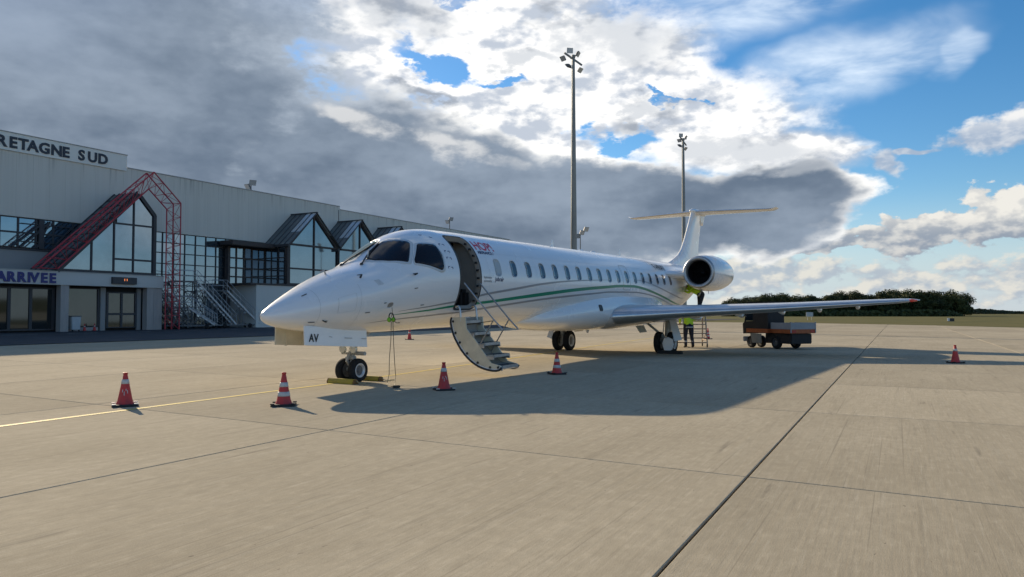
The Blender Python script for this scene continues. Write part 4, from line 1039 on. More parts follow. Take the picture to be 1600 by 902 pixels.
# ---- wheels and gear
def wheel(cx, cy, cz, r, w, parent, outer, rmat=None):
    t = MB(); rr = r*.60; h = w/2
    prof = [(rr, -h*.80), (r*.80, -h*.98), (r*.93, -h*.86), (r*.985, -h*.55), (r, -h*.2), (r, h*.2), (r*.985, h*.55), (r*.93, h*.86), (r*.80, h*.98), (rr, h*.80)]
    t.lathe(prof, (cx, cy, cz), (0, 1, 0), 36); t.f = [f for f in t.f if len(f) == 4]; t.mi = t.mi[:len(t.f)]
    o = t.build('tyre', tyre_m, parent, smooth=True)
    rm = MB(); s_ = outer
    rm.lathe([(rr*1.01, s_*h*.78), (rr*.97, s_*h*.90), (rr*.86, s_*h*.88), (rr*.76, s_*h*.60), (rr*.70, s_*h*.50)], (cx, cy, cz), (0, 1, 0), 28); rm.f = [f for f in rm.f if len(f) == 4]; rm.mi = rm.mi[:len(rm.f)]
    hb_ = MB(); hb_.lathe([(rr*.73, s_*h*.50), (rr*.60, s_*h*.38), (rr*.40, s_*h*.42), (rr*.30, s_*h*.66), (rr*.10, s_*h*.70), (.001, s_*h*.70)], (cx, cy, cz), (0, 1, 0), 24)
    hb_.lathe([(rr*1.01, -s_*h*.78), (rr*.6, -s_*h*.5), (.001, -s_*h*.5)], (cx, cy, cz), (0, 1, 0), 24); hb_.build('hub', hub_m, parent, smooth=True, angle=40)
    rm.build('wheel_rim', rmat or rim_m, parent, smooth=True, angle=40)
    bl = MB()
    for k in range(8):
        a = 2*math.pi*k/8; bl.tube((cx+rr*.57*math.cos(a), cy+s_*h*.40, cz+rr*.57*math.sin(a)), (cx+rr*.57*math.cos(a), cy+s_*h*.47, cz+rr*.57*math.sin(a)), rr*.09, n=8)
    bl.build('wheel_hole', black_m, parent)
NG = MB(); NG.tube((0.02, 0, .26), (.04, 0, .62), .055, n=14); NG.tube((.04, 0, .58), (.10, 0, 1.20), .078, n=14); NG.lathe([(.095, 0), (.095, .06)], (.045, 0, .60), (0, 0, 1), 16)
NG.tube((0, -.20, .26), (0, .20, .26), .045, n=10); NG.bar((-.06, 0, .62), (-.14, 0, .45), .05, .04); NG.bar((-.14, 0, .45), (-.03, 0, .30), .05, .04)
NG.bar((-.03, 0, .70), (.75, 0, 1.12), .06, .05); NG.tube((.0, -.34, .60), (.0, .26, .60), .03, n=8); NG.tube((.02, -.36, .60), (.02, -.12, .60), .042, n=10); NG.tube((-.06, -.16, .62), (-.10, -.17, .70), .02, n=6); NG.tube((-.06, .12, .62), (-.10, .13, .70), .02, n=6); NG.lathe([(.07, 0), (.085, .02), (.085, .06), (.07, .08)], (.03, 0, .46), (0, 0, 1), 14); NG.box((-.02, 0, .50), (.10, .22, .04))
ng = NG.build('nose_gear', gear_m, J, smooth=True, angle=35)
wheel(0, -.175, .247, .25, .165, ng, -1); wheel(0, .175, .247, .25, .165, ng, 1)
for y in (-.17, .13):
    m_ = MB(); m_.lathe([(.03, .10), (.085, .04), (.092, 0), (.08, -.015), (.001, -.02)], (-.13, y, .695), (1, 0, 0), 18); m_.build('taxi_lamp', lamp_w, ng, smooth=True, angle=40)
def plate(name, P, thick, mt, parent, bevel=0.):
    a, b, c, d = [Vector(p) for p in P]; n = (b-a).cross(d-a).normalized()*thick
    return MB().add([a, b, c, d, a+n, b+n, c+n, d+n], [(3, 2, 1, 0), (4, 5, 6, 7), (0, 1, 5, 4), (1, 2, 6, 5), (2, 3, 7, 6), (3, 0, 4, 7)]).build(name, mt, parent, bevel=bevel)
dp = plate('nose_gear_door', [(-1.69, -.36, .86), (.06, -.36, .735), (.06, -.34, 1.10), (-1.69, -.34, 1.23)], .028, white_m, J, .006)
ds = plate('nose_gear_door', [(-1.76, .36, .86), (.04, .36, .735), (.04, .34, 1.10), (-1.76, .34, 1.23)], .028, cream_m, J, .006)
plate('nose_bay_door', [(-1.74, -.30, 1.10), (-1.74, .33, 1.10), (-1.72, .33, .90), (-1.72, -.30, .90)], .02, cream_m, J) if False else None
m_ = MB()
for x in (-1.5, -1.05, -.6, -.15): m_.box((x, .325, .95), (.04, .03, .24))
m_.build('door_rib', cream_m, J)
me = text_mesh('AV', .215, .002, black_m, bold=.004, spacing=1.05, sx=.86); me.transform(Matrix.Rotation(R(90), 4, 'X')); lv = inst('lettering', me, dp, (-1.585, -.3925, .925)); lv.rotation_euler = (R(-2.5), R(4.0), 0)
m_ = MB()
for x, z, l in ((-1.05, 1.0, .08), (-.62, .955, .22), (-.12, .92, .16)): m_.bar((x, -.391, z), (x+l, -.391, z-.015), .004, .012)
m_.build('hinge_mark', grey_stripe_m, dp)
GZ = -14.45*math.tan(PITCH)
def main_gear(sign):
    y0 = sign*2.05; g = MB()
    g.tube((14.30, sign*2.15, 1.15), (14.22, sign*2.12, .40), .135, .115, n=16); g.tube((14.22, sign*2.12, .42), (14.20, sign*2.11, .10), .065, n=14)
    g.tube((14.18, y0-.30, GZ+.385), (14.18, y0+.30, GZ+.385), .06, n=12)
    g.tube((14.2, sign*2.08, .30), (14.05, sign*1.36, .92), .045, n=10); g.bar((14.2, sign*2.1, .75), (14.9, sign*2.05, 1.1), .07, .06)
    g.box((14.2, sign*2.08, .16), (.16, .20, .20)); g.tube((14.25, sign*1.98, .95), (14.1, sign*1.95, .22), .018, n=6); g.tube((14.2, sign*2.02, .30), (14.12, sign*1.75, .52), .02, n=6)
    go = g.build('main_gear', gear_m, J, smooth=True, angle=35)
    wheel(14.18, y0-.235, GZ+.385, .388, .235, go, -1); wheel(14.18, y0+.235, GZ+.385, .388, .235, go, 1)
    plate('gear_door', [(14.02, sign*2.22, 1.10), (14.10, sign*2.44, 1.10), (14.05, sign*2.70, .30), (13.95, sign*2.45, .24)], .03, white_m, go, .005)
    if sign < 0:
     m_ = MB(); cc = Vector((13.70, sign*2.28, .16)); H = [(-.22, -.02), (-.17, .17), (-.02, .24), (.14, .20), (.20, .0), (.14, -.22), (-.02, -.27), (-.16, -.20)]
     m_.prism(H, lambda a, b, t: (cc.x+t+abs(a)*.1, cc.y+a, cc.z+b), 0, .03); m_.build('wheel_shield', white_m, go, bevel=.01)
    plate('gear_door', [(13.5, sign*1.18, .80), (14.3, sign*1.18, .80), (14.3, sign*1.30, .55), (13.6, sign*1.30, .55)], .02, cream_m, go)
main_gear(-1); main_gear(1)

# ---- airstair door, hinged at the sill and swung down
OUT = [(.93, 1.31), (.90, 1.19), (.97, .93), (1.07, .74), (1.22, .53), (1.45, .32), (1.72, .18), (2.01, .12), (2.20, .135), (2.27, .20)]
INN = [(1.30, 1.32), (1.33, 1.05), (1.585, .78), (1.80, .51), (1.99, .29), (2.24, .235)]
fo_ = [];
def cr(pts, n=5):
    out = []
    for i in range(len(pts)-1):
        p0, p1, p2, p3 = (Vector(pts[max(0, min(len(pts)-1, i+k))]) for k in (-1, 0, 1, 2))
        for k in range(n):
            t = k/n; out.append(tuple(.5*((2*p1)+(p2-p0)*t+(2*p0-5*p1+4*p2-p3)*t*t+(3*p1-p0-3*p2+p3)*t**3)))
    return out+[tuple(pts[-1])]
OC = cr(OUT)
IC = []
for i, p in enumerate(OC):
    a = Vector(OC[max(0, i-1)]); b = Vector(OC[min(len(OC)-1, i+1)]); t = (b-a).normalized(); IC.append((p[0]-t.y*.0+(-t.y)*(-.045)*-1 if False else p[0]-t.y*.045, p[1]+t.x*.045))
XA, XB = 2.36, 3.12
m_ = MB(); n = len(OC)
m_.add([(x, -y, z) for c in (OC, IC) for x in (XA, XB) for y, z in c],
       [(i, i+1, i+1+n, i+n) for i in range(n-1)]+[(2*n+i, 3*n+i, 3*n+i+1, 2*n+i+1) for i in range(n-1)]+[(i, i+2*n, i+1+2*n, i+1) for i in range(n-1)]+[(n+i, n+i+1, 3*n+i+1, 3*n+i) for i in range(n-1)]+[(0, n, 3*n, 2*n), (n-1, 3*n-1, 4*n-1, 2*n-1)])
DR = m_.build('airstair_door', white_m, J, smooth=True, angle=40)
for xx in (XA-.012, XB+.012):
    MB().path([(xx, -p[0], p[1]) for p in OC], .024, n=6).build('door_seal', seal_m, DR, smooth=True)
cres = OC+list(reversed(INN))
for xx, mt in ((XA+.003, cream_m), (XB-.035, cream_m)):
    m_ = MB(); m_.prism([(y, z) for y, z in cres[:]], lambda a, b, t: (t, -a, b), xx, xx+.03); me_o = m_.build('side_plate', mt, DR)
    bm = bmesh.new(); bm.from_mesh(me_o.data); bmesh.ops.triangulate(bm, faces=[f for f in bm.faces if len(f.verts) > 4]); bm.to_mesh(me_o.data); bm.free()
tread_m = mat('tread_metal', (.36, .36, .34), .5, metal=.4, var=.2, vscale=14)
grip_m = mat('tread_grip', (.05, .05, .05), .9)
for y, z in ((1.10, 1.235), (1.35, .965), (1.62, .73), (1.88, .47), (2.10, .235)):
    m_ = MB(); m_.box2(XA+.04, XB-.04, -(y+.17), -(y-.10), z-.03, z); st = m_.build('step', tread_m, DR, bevel=.006)
    MB().box2(XA+.06, XB-.06, -(y+.150), -(y-.08), z+.001, z+.006).build('grip', grip_m, st)
    MB().box2(XA+.045, XB-.045, -(y+.178), -(y+.171), z-.06, z+.004).build('nosing', alu_d, st)
    for xx in (XA+.008, XB-.05): MB().box2(xx, xx+.035, -(y+.17), -(y-.03), z-.11, z-.031).build('bracket', alu_d, st)
RI = [(1.16, 1.30), (1.15, 1.02), (1.36, .72), (1.58, .46), (1.82, .27), (2.20, .215)]
m_ = MB(); m_.add([(x, -y, z) for x in (XA+.04, XB-.04) for y, z in RI], [(i, i+1, i+1+len(RI), i+len(RI)) for i in range(len(RI)-1)]); m_.build('riser_panel', cabin_m, DR, fix=False)
for k in range(7):
    i = 4+k*6; p, q = OC[i], IC[i]; c_ = ((p[0]+q[0])/2-.0, (p[1]+q[1])/2)
    nrm = Vector((q[0]-p[0], q[1]-p[1])).normalized(); c2 = Vector(q)+nrm*.02
    MB().box((XA-.006, -c2.x, c2.y), (.02, .05, .05), (math.atan2(nrm.y, -nrm.x), 0, 0)).build('latch', seal_m, DR, bevel=.004)
for xx in (XA+.02, XB-.06):
    m_ = MB(); m_.path([(xx, -1.27, 2.10), (xx, -2.04, 1.28), (xx, -2.30, 1.03)], .019, n=8); m_.path([(xx+.02, -2.05, 1.27), (xx+.02, -1.50, .42)], .015, n=8); m_.build('handrail', alu_d, DR, smooth=True, angle=50)
    m_ = MB(); m_.path([(xx, -1.02, 1.56), (xx, -1.10, 1.58), (xx, -1.14, 1.52), (xx, -1.17, 1.22)], .022, n=8); m_.build('hinge_arm', alu_m, DR, smooth=True, angle=50)
MB().path([(XA+.04, -1.18, 1.13), (XA+.04, -2.06, 1.24)], .010, n=6).build('stay_cable', seal_m, DR)

# ------------------------------------------------------------------ traffic cones
cone_m = mat('cone_red', (.52, .035, .035), .55, col2=(.34, .045, .04), vscale=11., thr=(.45, .75))
cone_top = mat('cone_collar_red', (.42, .03, .03), .55)
coneband_m = mat('cone_white_band', (.52, .53, .52), .45, col2=(.36, .34, .32), vscale=16., thr=(.5, .75))
conebase_m = mat('cone_rubber_base', (.02, .02, .021), .8, var=.3, vscale=8)
_cr = random.Random(3)
def cone(name, loc, bands, label, cat='traffic cone', h=.52, scraped=False, rz=.3):
    c = empty(name, loc, rz); tag(c, label, cat, 'traffic cones set round the parked jet')
    c.rotation_euler = (_cr.uniform(-.012, .012), _cr.uniform(-.012, .012), rz)
    def rad(z): return .118-(.118-.030)*(z-.03)/(h-.06)
    b = MB(); P = rounded([(-.19, -.19), (.19, -.19), (.19, .19), (-.19, .19)], .07, 4)
    b.prism(P, lambda x, y, t: (x*(1-max(0, t-.012)*2.2), y*(1-max(0, t-.012)*2.2), t), 0, .034); b.build('base', conebase_m, c, bevel=.005)
    for sx in (-1, 1):
        for sy in (-1, 1): MB().box((sx*.155, sy*.155, .042), (.06, .06, .016)).build('stacking_lug', coneband_m if scraped else conebase_m, c, bevel=.004)
    o = MB(); o.lathe([(.13, .03), (.122, .05), (rad(.09), .09), (rad(.2), .2), (rad(.32), .32), (rad(h-.05), h-.05), (.026, h-.035), (.026, h-.012)], (0, 0, 0), (0, 0, 1), 28); o.f = [f for f in o.f if len(f) == 4]; o.mi = o.mi[:len(o.f)]
    o.build('body', cone_m, c, smooth=True, angle=50)
    k = MB(); k.lathe([(.030, h-.04), (.034, h-.025), (.036, h-.004), (.030, h), (.020, h-.001)], (0, 0, 0), (0, 0, 1), 18); k.build('collar', cone_top, c, smooth=True, angle=50)
    for z0, z1 in bands:
        s_ = MB(); n = 3; s_.lathe([(rad(z0)+.002, z0)]+[(rad(z0+(z1-z0)*i/n)+.004, z0+(z1-z0)*i/n) for i in range(n+1)]+[(rad(z1)+.002, z1)], (0, 0, 0), (0, 0, 1), 28); s_.f = [f for f in s_.f if len(f) == 4]; s_.mi = s_.mi[:len(s_.f)]
        s_.build('reflective_band', coneband_m, c, smooth=True)
    if scraped:
        for a, z, l in ((-1.2, .20, .05), (-1.75, .17, .06), (-2.05, .22, .04), (-1.45, .24, .03)):
            r_ = rad(z)+.0025; MB().bar((r_*math.cos(a), r_*math.sin(a), z), (rad(z+l)*math.cos(a)+.002*math.cos(a), rad(z+l)*math.sin(a)+.002*math.sin(a), z+l), .010, .002, up=(math.cos(a), math.sin(a), 0)).build('paint_scrape', coneband_m, c)
    return c
B2 = [(.15, .22), (.295, .365)]; B1 = [(.345, .415)]
cone('traffic_cone', (-6.03, 11.62, 0), B1, 'scraped red cone with one white band standing on the yellow line', scraped=True, rz=.5)
cone('traffic_cone', (-3.57, 11.66, 0), B2, 'red cone with two white bands in front of the nose wheel chock', rz=.2)
cone('traffic_cone', (-1.28, 14.02, 0), B1, 'red cone with one white band at the shadow edge before the airstair', scraped=True, rz=.35)
cone('traffic_cone', (1.06, 17.59, 0), B2, 'red cone with two white bands between the airstair and the main wheels', rz=.4)
cone('traffic_cone', (12.81, 21.5, 0), B1, 'faded red cone alone beyond the wing tip', rz=.1)
cone('traffic_cone', (-5.53, 40.1, 0), B1, 'small far red cone seen below the cockpit by the dark road', rz=.7, h=.6)
cone('traffic_cone', (10.8, 41.0, 0), B2, 'far red cone with white bands seen through the maintenance steps', rz=.7, h=.6)
cone('traffic_cone', fac(1.65, .35), B1, 'red cone beside the terminal window, nearer the pale bin', rz=.7, h=.6)
cone('traffic_cone', fac(2.45, .35), B1, 'red cone beside the terminal window, nearer the double door', rz=.7, h=.6)

# ------------------------------------------------------------------ chocks at the nose wheel
chock_m = mat('chock_yellow', (.42, .32, .035), .6, col2=(.22, .16, .05), vscale=7, thr=(.4, .75)); chock_e = mat('chock_end', (.20, .10, .03), .7, var=.2, vscale=10)
rope_m = mat('chock_rope', (.40, .36, .22), .9)
Rz = math.pi/2-YAW
def bw(x, port, z):
    return J_mat @ Vector((x, -port, z))
J_mat = Matrix.Translation(J.location) @ J.rotation_euler.to_matrix().to_4x4()
def chock(loc, rz, label, ln):
    c = empty('wheel_chock', loc, rz); tag(c, label, 'wheel chock', 'chocks at the nose wheel')
    sec = [(-.08, 0), (.08, 0), (.08, .045), (.045, .10), (-.045, .10), (-.08, .045)]
    m_ = MB(); m_.prism(sec, lambda a, b, t: (a, t, b), -ln/2+.03, ln/2-.03); m_.build('block', chock_m, c, bevel=.008)
    for s_ in (-1, 1): m2 = MB(); m2.prism([(a*.97, b*.97) for a, b in sec], lambda a, b, t: (a, t, b+.001), s_*(ln/2-.03), s_*ln/2); m2.build('end_cap', chock_e, c, bevel=.006)
    m2 = MB(); m2.path([(.0, -ln/2, .07), (.04, -ln/2-.08, .02), (.14, -ln/2-.12, .012), (.22, -ln/2-.05, .012), (.30, -ln/2-.13, .012)], .009, n=6); m2.build('rope', rope_m, c, smooth=True)
p = bw(-.40, .12, 0); chock((p.x, p.y, 0), Rz, 'long yellow chock lying in front of the nose wheels', .74)
p = bw(.40, .22, 0); chock((p.x, p.y, 0), Rz, 'yellow chock behind the nose wheels with a short rope', .50)
blackchock_m = mat('black_chock', (.02, .02, .02), .8)
p = bw(13.72, 2.35, 0); c = MB(); c.prism([(-.09, 0), (.09, 0), (.05, .12), (-.05, .12)], lambda a, b, t: (a, t, b), -.45, .45)
o = c.build('wheel_chock', blackchock_m, None, bevel=.008); o.location = (p.x, p.y, 0); o.rotation_euler = (0, 0, Rz); tag(o, 'black chock against the port main wheels under the wing', 'wheel chock')

# ------------------------------------------------------------------ headset hanging below the nose
hg = mat('headset_green', (.22, .52, .03), .45); hb = mat('headset_black', (.02, .02, .02), .5); cab_m = mat('cable_tan', (.16, .13, .08), .7)
q0 = bw(.13, 1.00, 1.50); H = empty('ground_headset', q0); tag(H, 'green and black ground headset hanging from the nose by its cable', 'headset')
def hl(x, port, z): return Vector(bw(x, port, z))-q0
m_ = MB(); m_.path([hl(.06+.075*math.cos(a), 1.03, 1.36+.085*math.sin(a)) for a in (math.pi*k/10 for k in range(11))], .012, n=6); m_.build('headband', hb, H, smooth=True)
for x in (-.005, .125):
    m_ = MB(); m_.lathe([(.001, -.035), (.035, -.03), (.048, -.012), (.048, .012), (.035, .03), (.001, .035)], hl(x, 1.03, 1.31), UD.cross(V(0, 0, 1)) if False else V(math.sin(YAW), math.cos(YAW), 0), 16); m_.build('ear_cup', hg, H, smooth=True)
    m_ = MB(); m_.lathe([(.050, -.01), (.054, 0), (.050, .01)], hl(x, 1.03, 1.31), V(math.sin(YAW), math.cos(YAW), 0), 16); m_.build('ear_cushion', hb, H, smooth=True)
m_ = MB(); m_.path([hl(.12, 1.05, 1.28), hl(.18, 1.07, 1.24), hl(.27, 1.07, 1.24)], [.006, .006, .012], n=6); m_.build('microphone_boom', hb, H, smooth=True)
m_ = MB(); g1 = V(-2.52, 15.05, .012)-q0; g2 = V(-2.25, 14.34, .012)-q0
m_.path([hl(.13, .99, 1.56), hl(.10, 1.03, 1.45), hl(.06, 1.03, 1.36)], .006, n=5); m_.path([hl(.05, 1.04, 1.27), hl(.02, 1.05, .9), hl(-.03, 1.05, .5), hl(-.05, 1.06, .2), g1+V(0, 0, .03), g1+V(.03, -.09, 0), g1+V(.12, -.35, 0), g2+V(-.04, .1, 0)], .0075, n=5)
m_.path([hl(.10, 1.04, 1.27), hl(.11, 1.05, .8), hl(.14, 1.05, .4), hl(.17, 1.05, .15), V(-2.33, 14.8, .04)-q0, V(-2.27, 14.55, .012)-q0, g2], .0075, n=5); m_.build('cable', cab_m, H, smooth=True)
m_ = MB(); m_.box(g2+V(.03, -.02, .02), (.14, .07, .05), (0, 0, .4)); m_.build('plug', hb, H, bevel=.012)

# ------------------------------------------------------------------ floodlight masts
mast_m = mat('mast_galvanised', (.24, .245, .23), .55, metal=.3, var=.12, vscale=1., stretch=(1, 1, .15)); lampbody_m = mat('floodlight_housing', (.10, .10, .105), .5); lampface_m = mat('floodlight_glass', (.45, .47, .48), .15, spec=.7)
def floodlight(parent, c, aim, size=.6):
    aim = Vector(aim).normalized(); q = aim.to_track_quat('Y', 'Z').to_matrix()
    b = MB(); b.loft([[Vector(c)+q @ V(x*size*w, y*size, z*size*w) for x, z in ((-.5, -.42), (.5, -.42), (.5, .42), (-.5, .42))] for y, w in ((-.30, .35), (-.12, .8), (.10, 1.))]); o = b.build('floodlight', lampbody_m, parent, bevel=.01)
    g = MB(); g.loft([[Vector(c)+q @ V(x*size*.92, y*size, z*size*.92) for x, z in ((-.5, -.42), (.5, -.42), (.5, .42), (-.5, .42))] for y in (.10, .125)]); g.build('lens', lampface_m, o)
def mast(loc, h, r0, r1, label, ang, group='apron floodlight masts'):
    M_ = empty('floodlight_mast', loc, 0); tag(M_, label, 'light mast', group)
    p_ = MB(); p_.lathe([(r0*1.8, 0), (r0*1.8, .05), (r0*1.04, .06), (r0, .4), (r0*.62+r1*.38, h*.4), (r1, h)], (0, 0, 0), (0, 0, 1), 16); p_.build('pole', mast_m, M_, smooth=True, angle=40)
    ca, sa = math.cos(ang), math.sin(ang)
    d = MB(); d.box((0, -r0*.98, 1.0), (.30, .04, .9)); d.build('access_door', mast_m, M_, bevel=.01)
    a = MB(); a.bar((-1.0*ca, -1.0*sa, h+.10), (.95*ca, .95*sa, h-.75), .14, .14); a.bar((.5*sa, -.5*ca, h-.1), (-.5*sa, .5*ca, h-.1), .12, .12); a.lathe([(r1*1.3, -.25), (r1*1.3, .05)], (0, 0, h), (0, 0, 1), 12); a.build('crossarm', mast_m, M_)
    for x, y, z, aim in ((-1.15*ca, -1.15*sa, h-.45, (-.7, -.6, -.7)), (-.35, -.15, h+.42, (.2, -1., -.15)), (.45, .2, h+.22, (.8, -.3, -.5)), (.75*ca, .75*sa, h-1.25, (.7, -.5, -.7)), (-.45, .1, h-.95, (-.5, .6, -.8))):
        floodlight(M_, (x, y, z), aim, .60)
    w = MB(); w.path([(-r0*1.02, -.1, .3), (-r1*1.3-.02, -.05, h-.4)], .022, n=5); w.build('sunlit_rim_strip', mat('sunlit_rim_pale', (.55, .56, .54), .5), M_)  # added pale strip: the pole's sunlit left edge put into its colour
    return M_
mast((5.77, 69.0, 0), 25.6, .34, .13, 'tall grey floodlight mast rising behind the middle of the fuselage', .5)
mast((23.45, 101.0, 0), 25.3, .34, .15, 'farther grey floodlight mast rising behind the tail fin', .9)
def roof_lamp(name, loc, h, label, n=2):
    M_ = empty(name, loc, 0); tag(M_, label, 'floodlight', 'small floodlights on poles')
    MB().tube((0, 0, 0), (0, 0, h), .07, .05, n=8).build('pole', lampbody_m, M_)
    for k in range(n):
        floodlight(M_, ((-.3+.5*k), -.1, h-.05-.42*(1-k)), (.5-1.0*(k == 0), -.7, -.5), .72)
    return M_
roof_lamp('roof_floodlight', fac(21.25, WD+.5, 14.2), .95, 'pair of dark floodlights on the terminal parapet left of the jet')
roof_lamp('roof_floodlight', fac(58.6, WD+.5, 13.8), 1.65, 'small floodlights on the far terminal roof above the airstair door')
roof_lamp('pole_floodlight', (8.35, 90.5, 0), 11.3, 'small stacked floodlights on a thin pole beside the nearer mast', 3)

# ------------------------------------------------------------------ small service truck under the wing
tdark = mat('truck_black', (.013, .013, .015), .7, var=.2, vscale=4); torange = mat('truck_orange', (.36, .085, .02), .5, var=.15, vscale=5); tgrey = mat('truck_grey_board', (.30, .31, .33), .6, var=.08, vscale=3); tglass = mat('truck_glass', (.05, .06, .065), .08, spec=.8); tbeige = mat('truck_step_beige', (.26, .25, .22), .6, var=.1, vscale=3)
tred = mat('tail_lamp_red', (.40, .02, .02), .3)
trim_m = mat('truck_wheel_rim', (.06, .06, .06), .6)
TK = empty('service_truck', (11.48, 29.3, 0), R(24)); TK.scale = (1, .86, 1); tag(TK, 'small dark service truck with orange sides and grey flatbed tailboard', 'truck')
W2 = .66
m_ = MB(); m_.box2(-.55, .55, .10, 1.75, .22, .63); m_.build('chassis', tdark, TK, bevel=.03)
m_ = MB(); m_.box2(-W2, W2, 0, 1.25, .64, .80); m_.build('bed_rail', torange, TK, bevel=.01)
for nm, b in (('side_board', (W2-.03, W2, .02, 1.25, .80, 1.06)), ('tail_board', (-W2+.035, W2-.035, -.012, .02, .802, 1.06)), ('head_board', (-W2+.035, W2-.035, 1.20, 1.23, .802, 1.05)), ('side_board', (-W2, -W2+.03, .02, 1.25, .80, 1.06))):
    MB().box2(*b).build(nm, tgrey, TK, bevel=.005)
for x in (-W2+.02, W2-.02): MB().box2(x-.02, x+.02, -.022, .018, .66, 1.09).build('corner_post', tgrey, TK)
MB().box2(-W2+.08, -W2+.28, -.012, .0, .67, .76).build('tail_lamp', tred, TK); MB().box2(W2-.28, W2-.08, -.012, .0, .67, .76).build('tail_lamp', tred, TK)
CX0, CX1 = -W2-.12, .08
m_ = MB(); m_.prism([(1.27, .62), (2.75, .62), (2.95, .58), (2.98, 1.0), (2.80, 1.10), (2.2, 1.12), (2.1, .86), (1.9, .86), (1.8, 1.50), (1.27, 1.52)], lambda a, b, t: (t, a, b), CX0, CX1); m_.build('cab_body', tdark, TK)
MB().box2(CX0-.012, CX0, 1.27, 2.72, .64, .80).build('side_stripe', torange, TK); MB().box2(CX1, CX1+.012, 1.27, 2.72, .64, .80).build('side_stripe', torange, TK)
MB().box2(CX0, CX1+.3, 1.252, 1.266, .64, .80).build('rear_stripe', torange, TK)
m_ = MB()
for x in (CX0+.03, CX1-.03):
    m_.bar((x, 1.30, 1.48), (x, 1.28, 1.84), .06, .06); m_.bar((x, 2.86, 1.05), (x, 2.62, 1.84), .05, .05)
m_.bar((CX0+.03, 1.28, 1.82), (CX1-.03, 1.28, 1.82), .05, .05); m_.build('cab_frame', tdark, TK)
MB().box2(CX0-.02, CX1+.02, 1.2, 2.70, 1.84, 1.90).build('cab_roof', tdark, TK, bevel=.02)
plate('rear_window', [(CX0+.06, 1.29, 1.53), (CX1-.06, 1.29, 1.53), (CX1-.06, 1.28, 1.80), (CX0+.06, 1.28, 1.80)], .01, tglass, TK); plate('windshield', [(CX0+.06, 2.84, 1.12), (CX1-.06, 2.84, 1.12), (CX1-.06, 2.63, 1.79), (CX0+.06, 2.63, 1.79)], .01, tglass, TK)
MB().box2(CX0-.006, CX0+.02, 1.27, 2.25, .80, 1.50).build('side_curtain', tdark, TK); MB().box2(CX0-.004, CX0+.015, 1.33, 2.2, 1.505, 1.80).build('side_window', tglass, TK)
MB().box2(-.45, -.08, 1.85, 2.15, .86, 1.42).build('seat', tdark, TK, bevel=.05)
m_ = MB(); m_.tube((-.28, 2.70, 1.0), (-.28, 2.45, 1.22), .02, n=6); m_.lathe([(.15, -.012), (.165, 0), (.15, .012)], (-.28, 2.44, 1.23), (0, -.6, .8), 16); m_.build('steering_wheel', tdark, TK, smooth=True)
plate('step_guard', [(CX0+.02, 1.75, .22), (CX0+.02, 2.35, .22), (CX0+.02, 2.5, .60), (CX0+.02, 1.75, .60)], .02, tbeige, TK)
MB().box2(CX0+.03, CX1-.03, 2.90, 3.02, .26, .46).build('bumper', tgrey, TK, bevel=.02)
m_ = MB(); m_.path([(CX0+.03, 2.75, 1.30), (CX0-.10, 2.79, 1.34)], .012, n=6); m_.box((CX0-.14, 2.79, 1.32), (.10, .03, .14)); m_.build('mirror', tgrey, TK)
def truck_wheel(x, y, s_, r):
    tw = empty('wheel', (x, y, r), 0, TK); wheel(0, 0, 0, r, .20, tw, 1, trim_m)
    for ch in tw.children: ch.matrix_basis = Matrix.Rotation(-math.pi/2*s_, 4, 'Z')
truck_wheel(-.50, 1.05, -1, .27); truck_wheel(.50, 1.05, 1, .27); truck_wheel(-.50, 2.72, -1, .25); truck_wheel(.02, 2.72, 1, .25)

# ------------------------------------------------------------------ maintenance steps under the engine
steel_m = mat('step_frame_tube', (.40, .30, .22), .55, metal=.3, var=.2, vscale=8); 
LS = empty('maintenance_steps', (7.62, 31.75, 0), R(-6)); tag(LS, 'wheeled tubular maintenance steps with a platform under the engine', 'steps')
HP = 1.30
for s_ in (-1, 1):
    m_ = MB(); m_.tube((s_*.62, -.55, .08), (s_*.62, -.05, HP), .03, n=7); m_.tube((s_*.62, .85, .08), (s_*.62, .72, HP+.02), .03, n=7); m_.tube((s_*.62, -.05, HP), (s_*.62, .72, HP), .026, n=7); m_.tube((s_*.62, -.46, .3), (s_*.62, .80, .3), .026, n=7); m_.tube((s_*.62, -.3, .62), (s_*.62, .76, .2), .014, n=6)
    m_.build('side_frame', steel_m, LS, smooth=True, angle=50)
    for y in (-.5, .85):
        w_ = MB(); w_.lathe([(.03, -.025), (.075, -.02), (.08, 0), (.075, .02), (.03, .025)], (s_*.62, y, .08), (1, 0, 0), 14); w_.build('castor', tyre_m, LS, smooth=True)
for k in range(5):
    z = .20+.19*k; y = -.55+.5*(z-.08)/(HP-.08); MB().box2(-.60, .60, y-.03, y+.10, z-.022, z+.022).build('tread', steel_m, LS)
MB().box2(-.62, .62, -.06, .72, HP-.02, HP+.02).build('platform', alu_d, LS, bevel=.005)
m_ = MB()
for z in (.35, .75): m_.tube((-.62, .82-z*.05, z), (.62, .82-z*.05, z), .016, n=6)
m_.build('cross_rail', steel_m, LS)

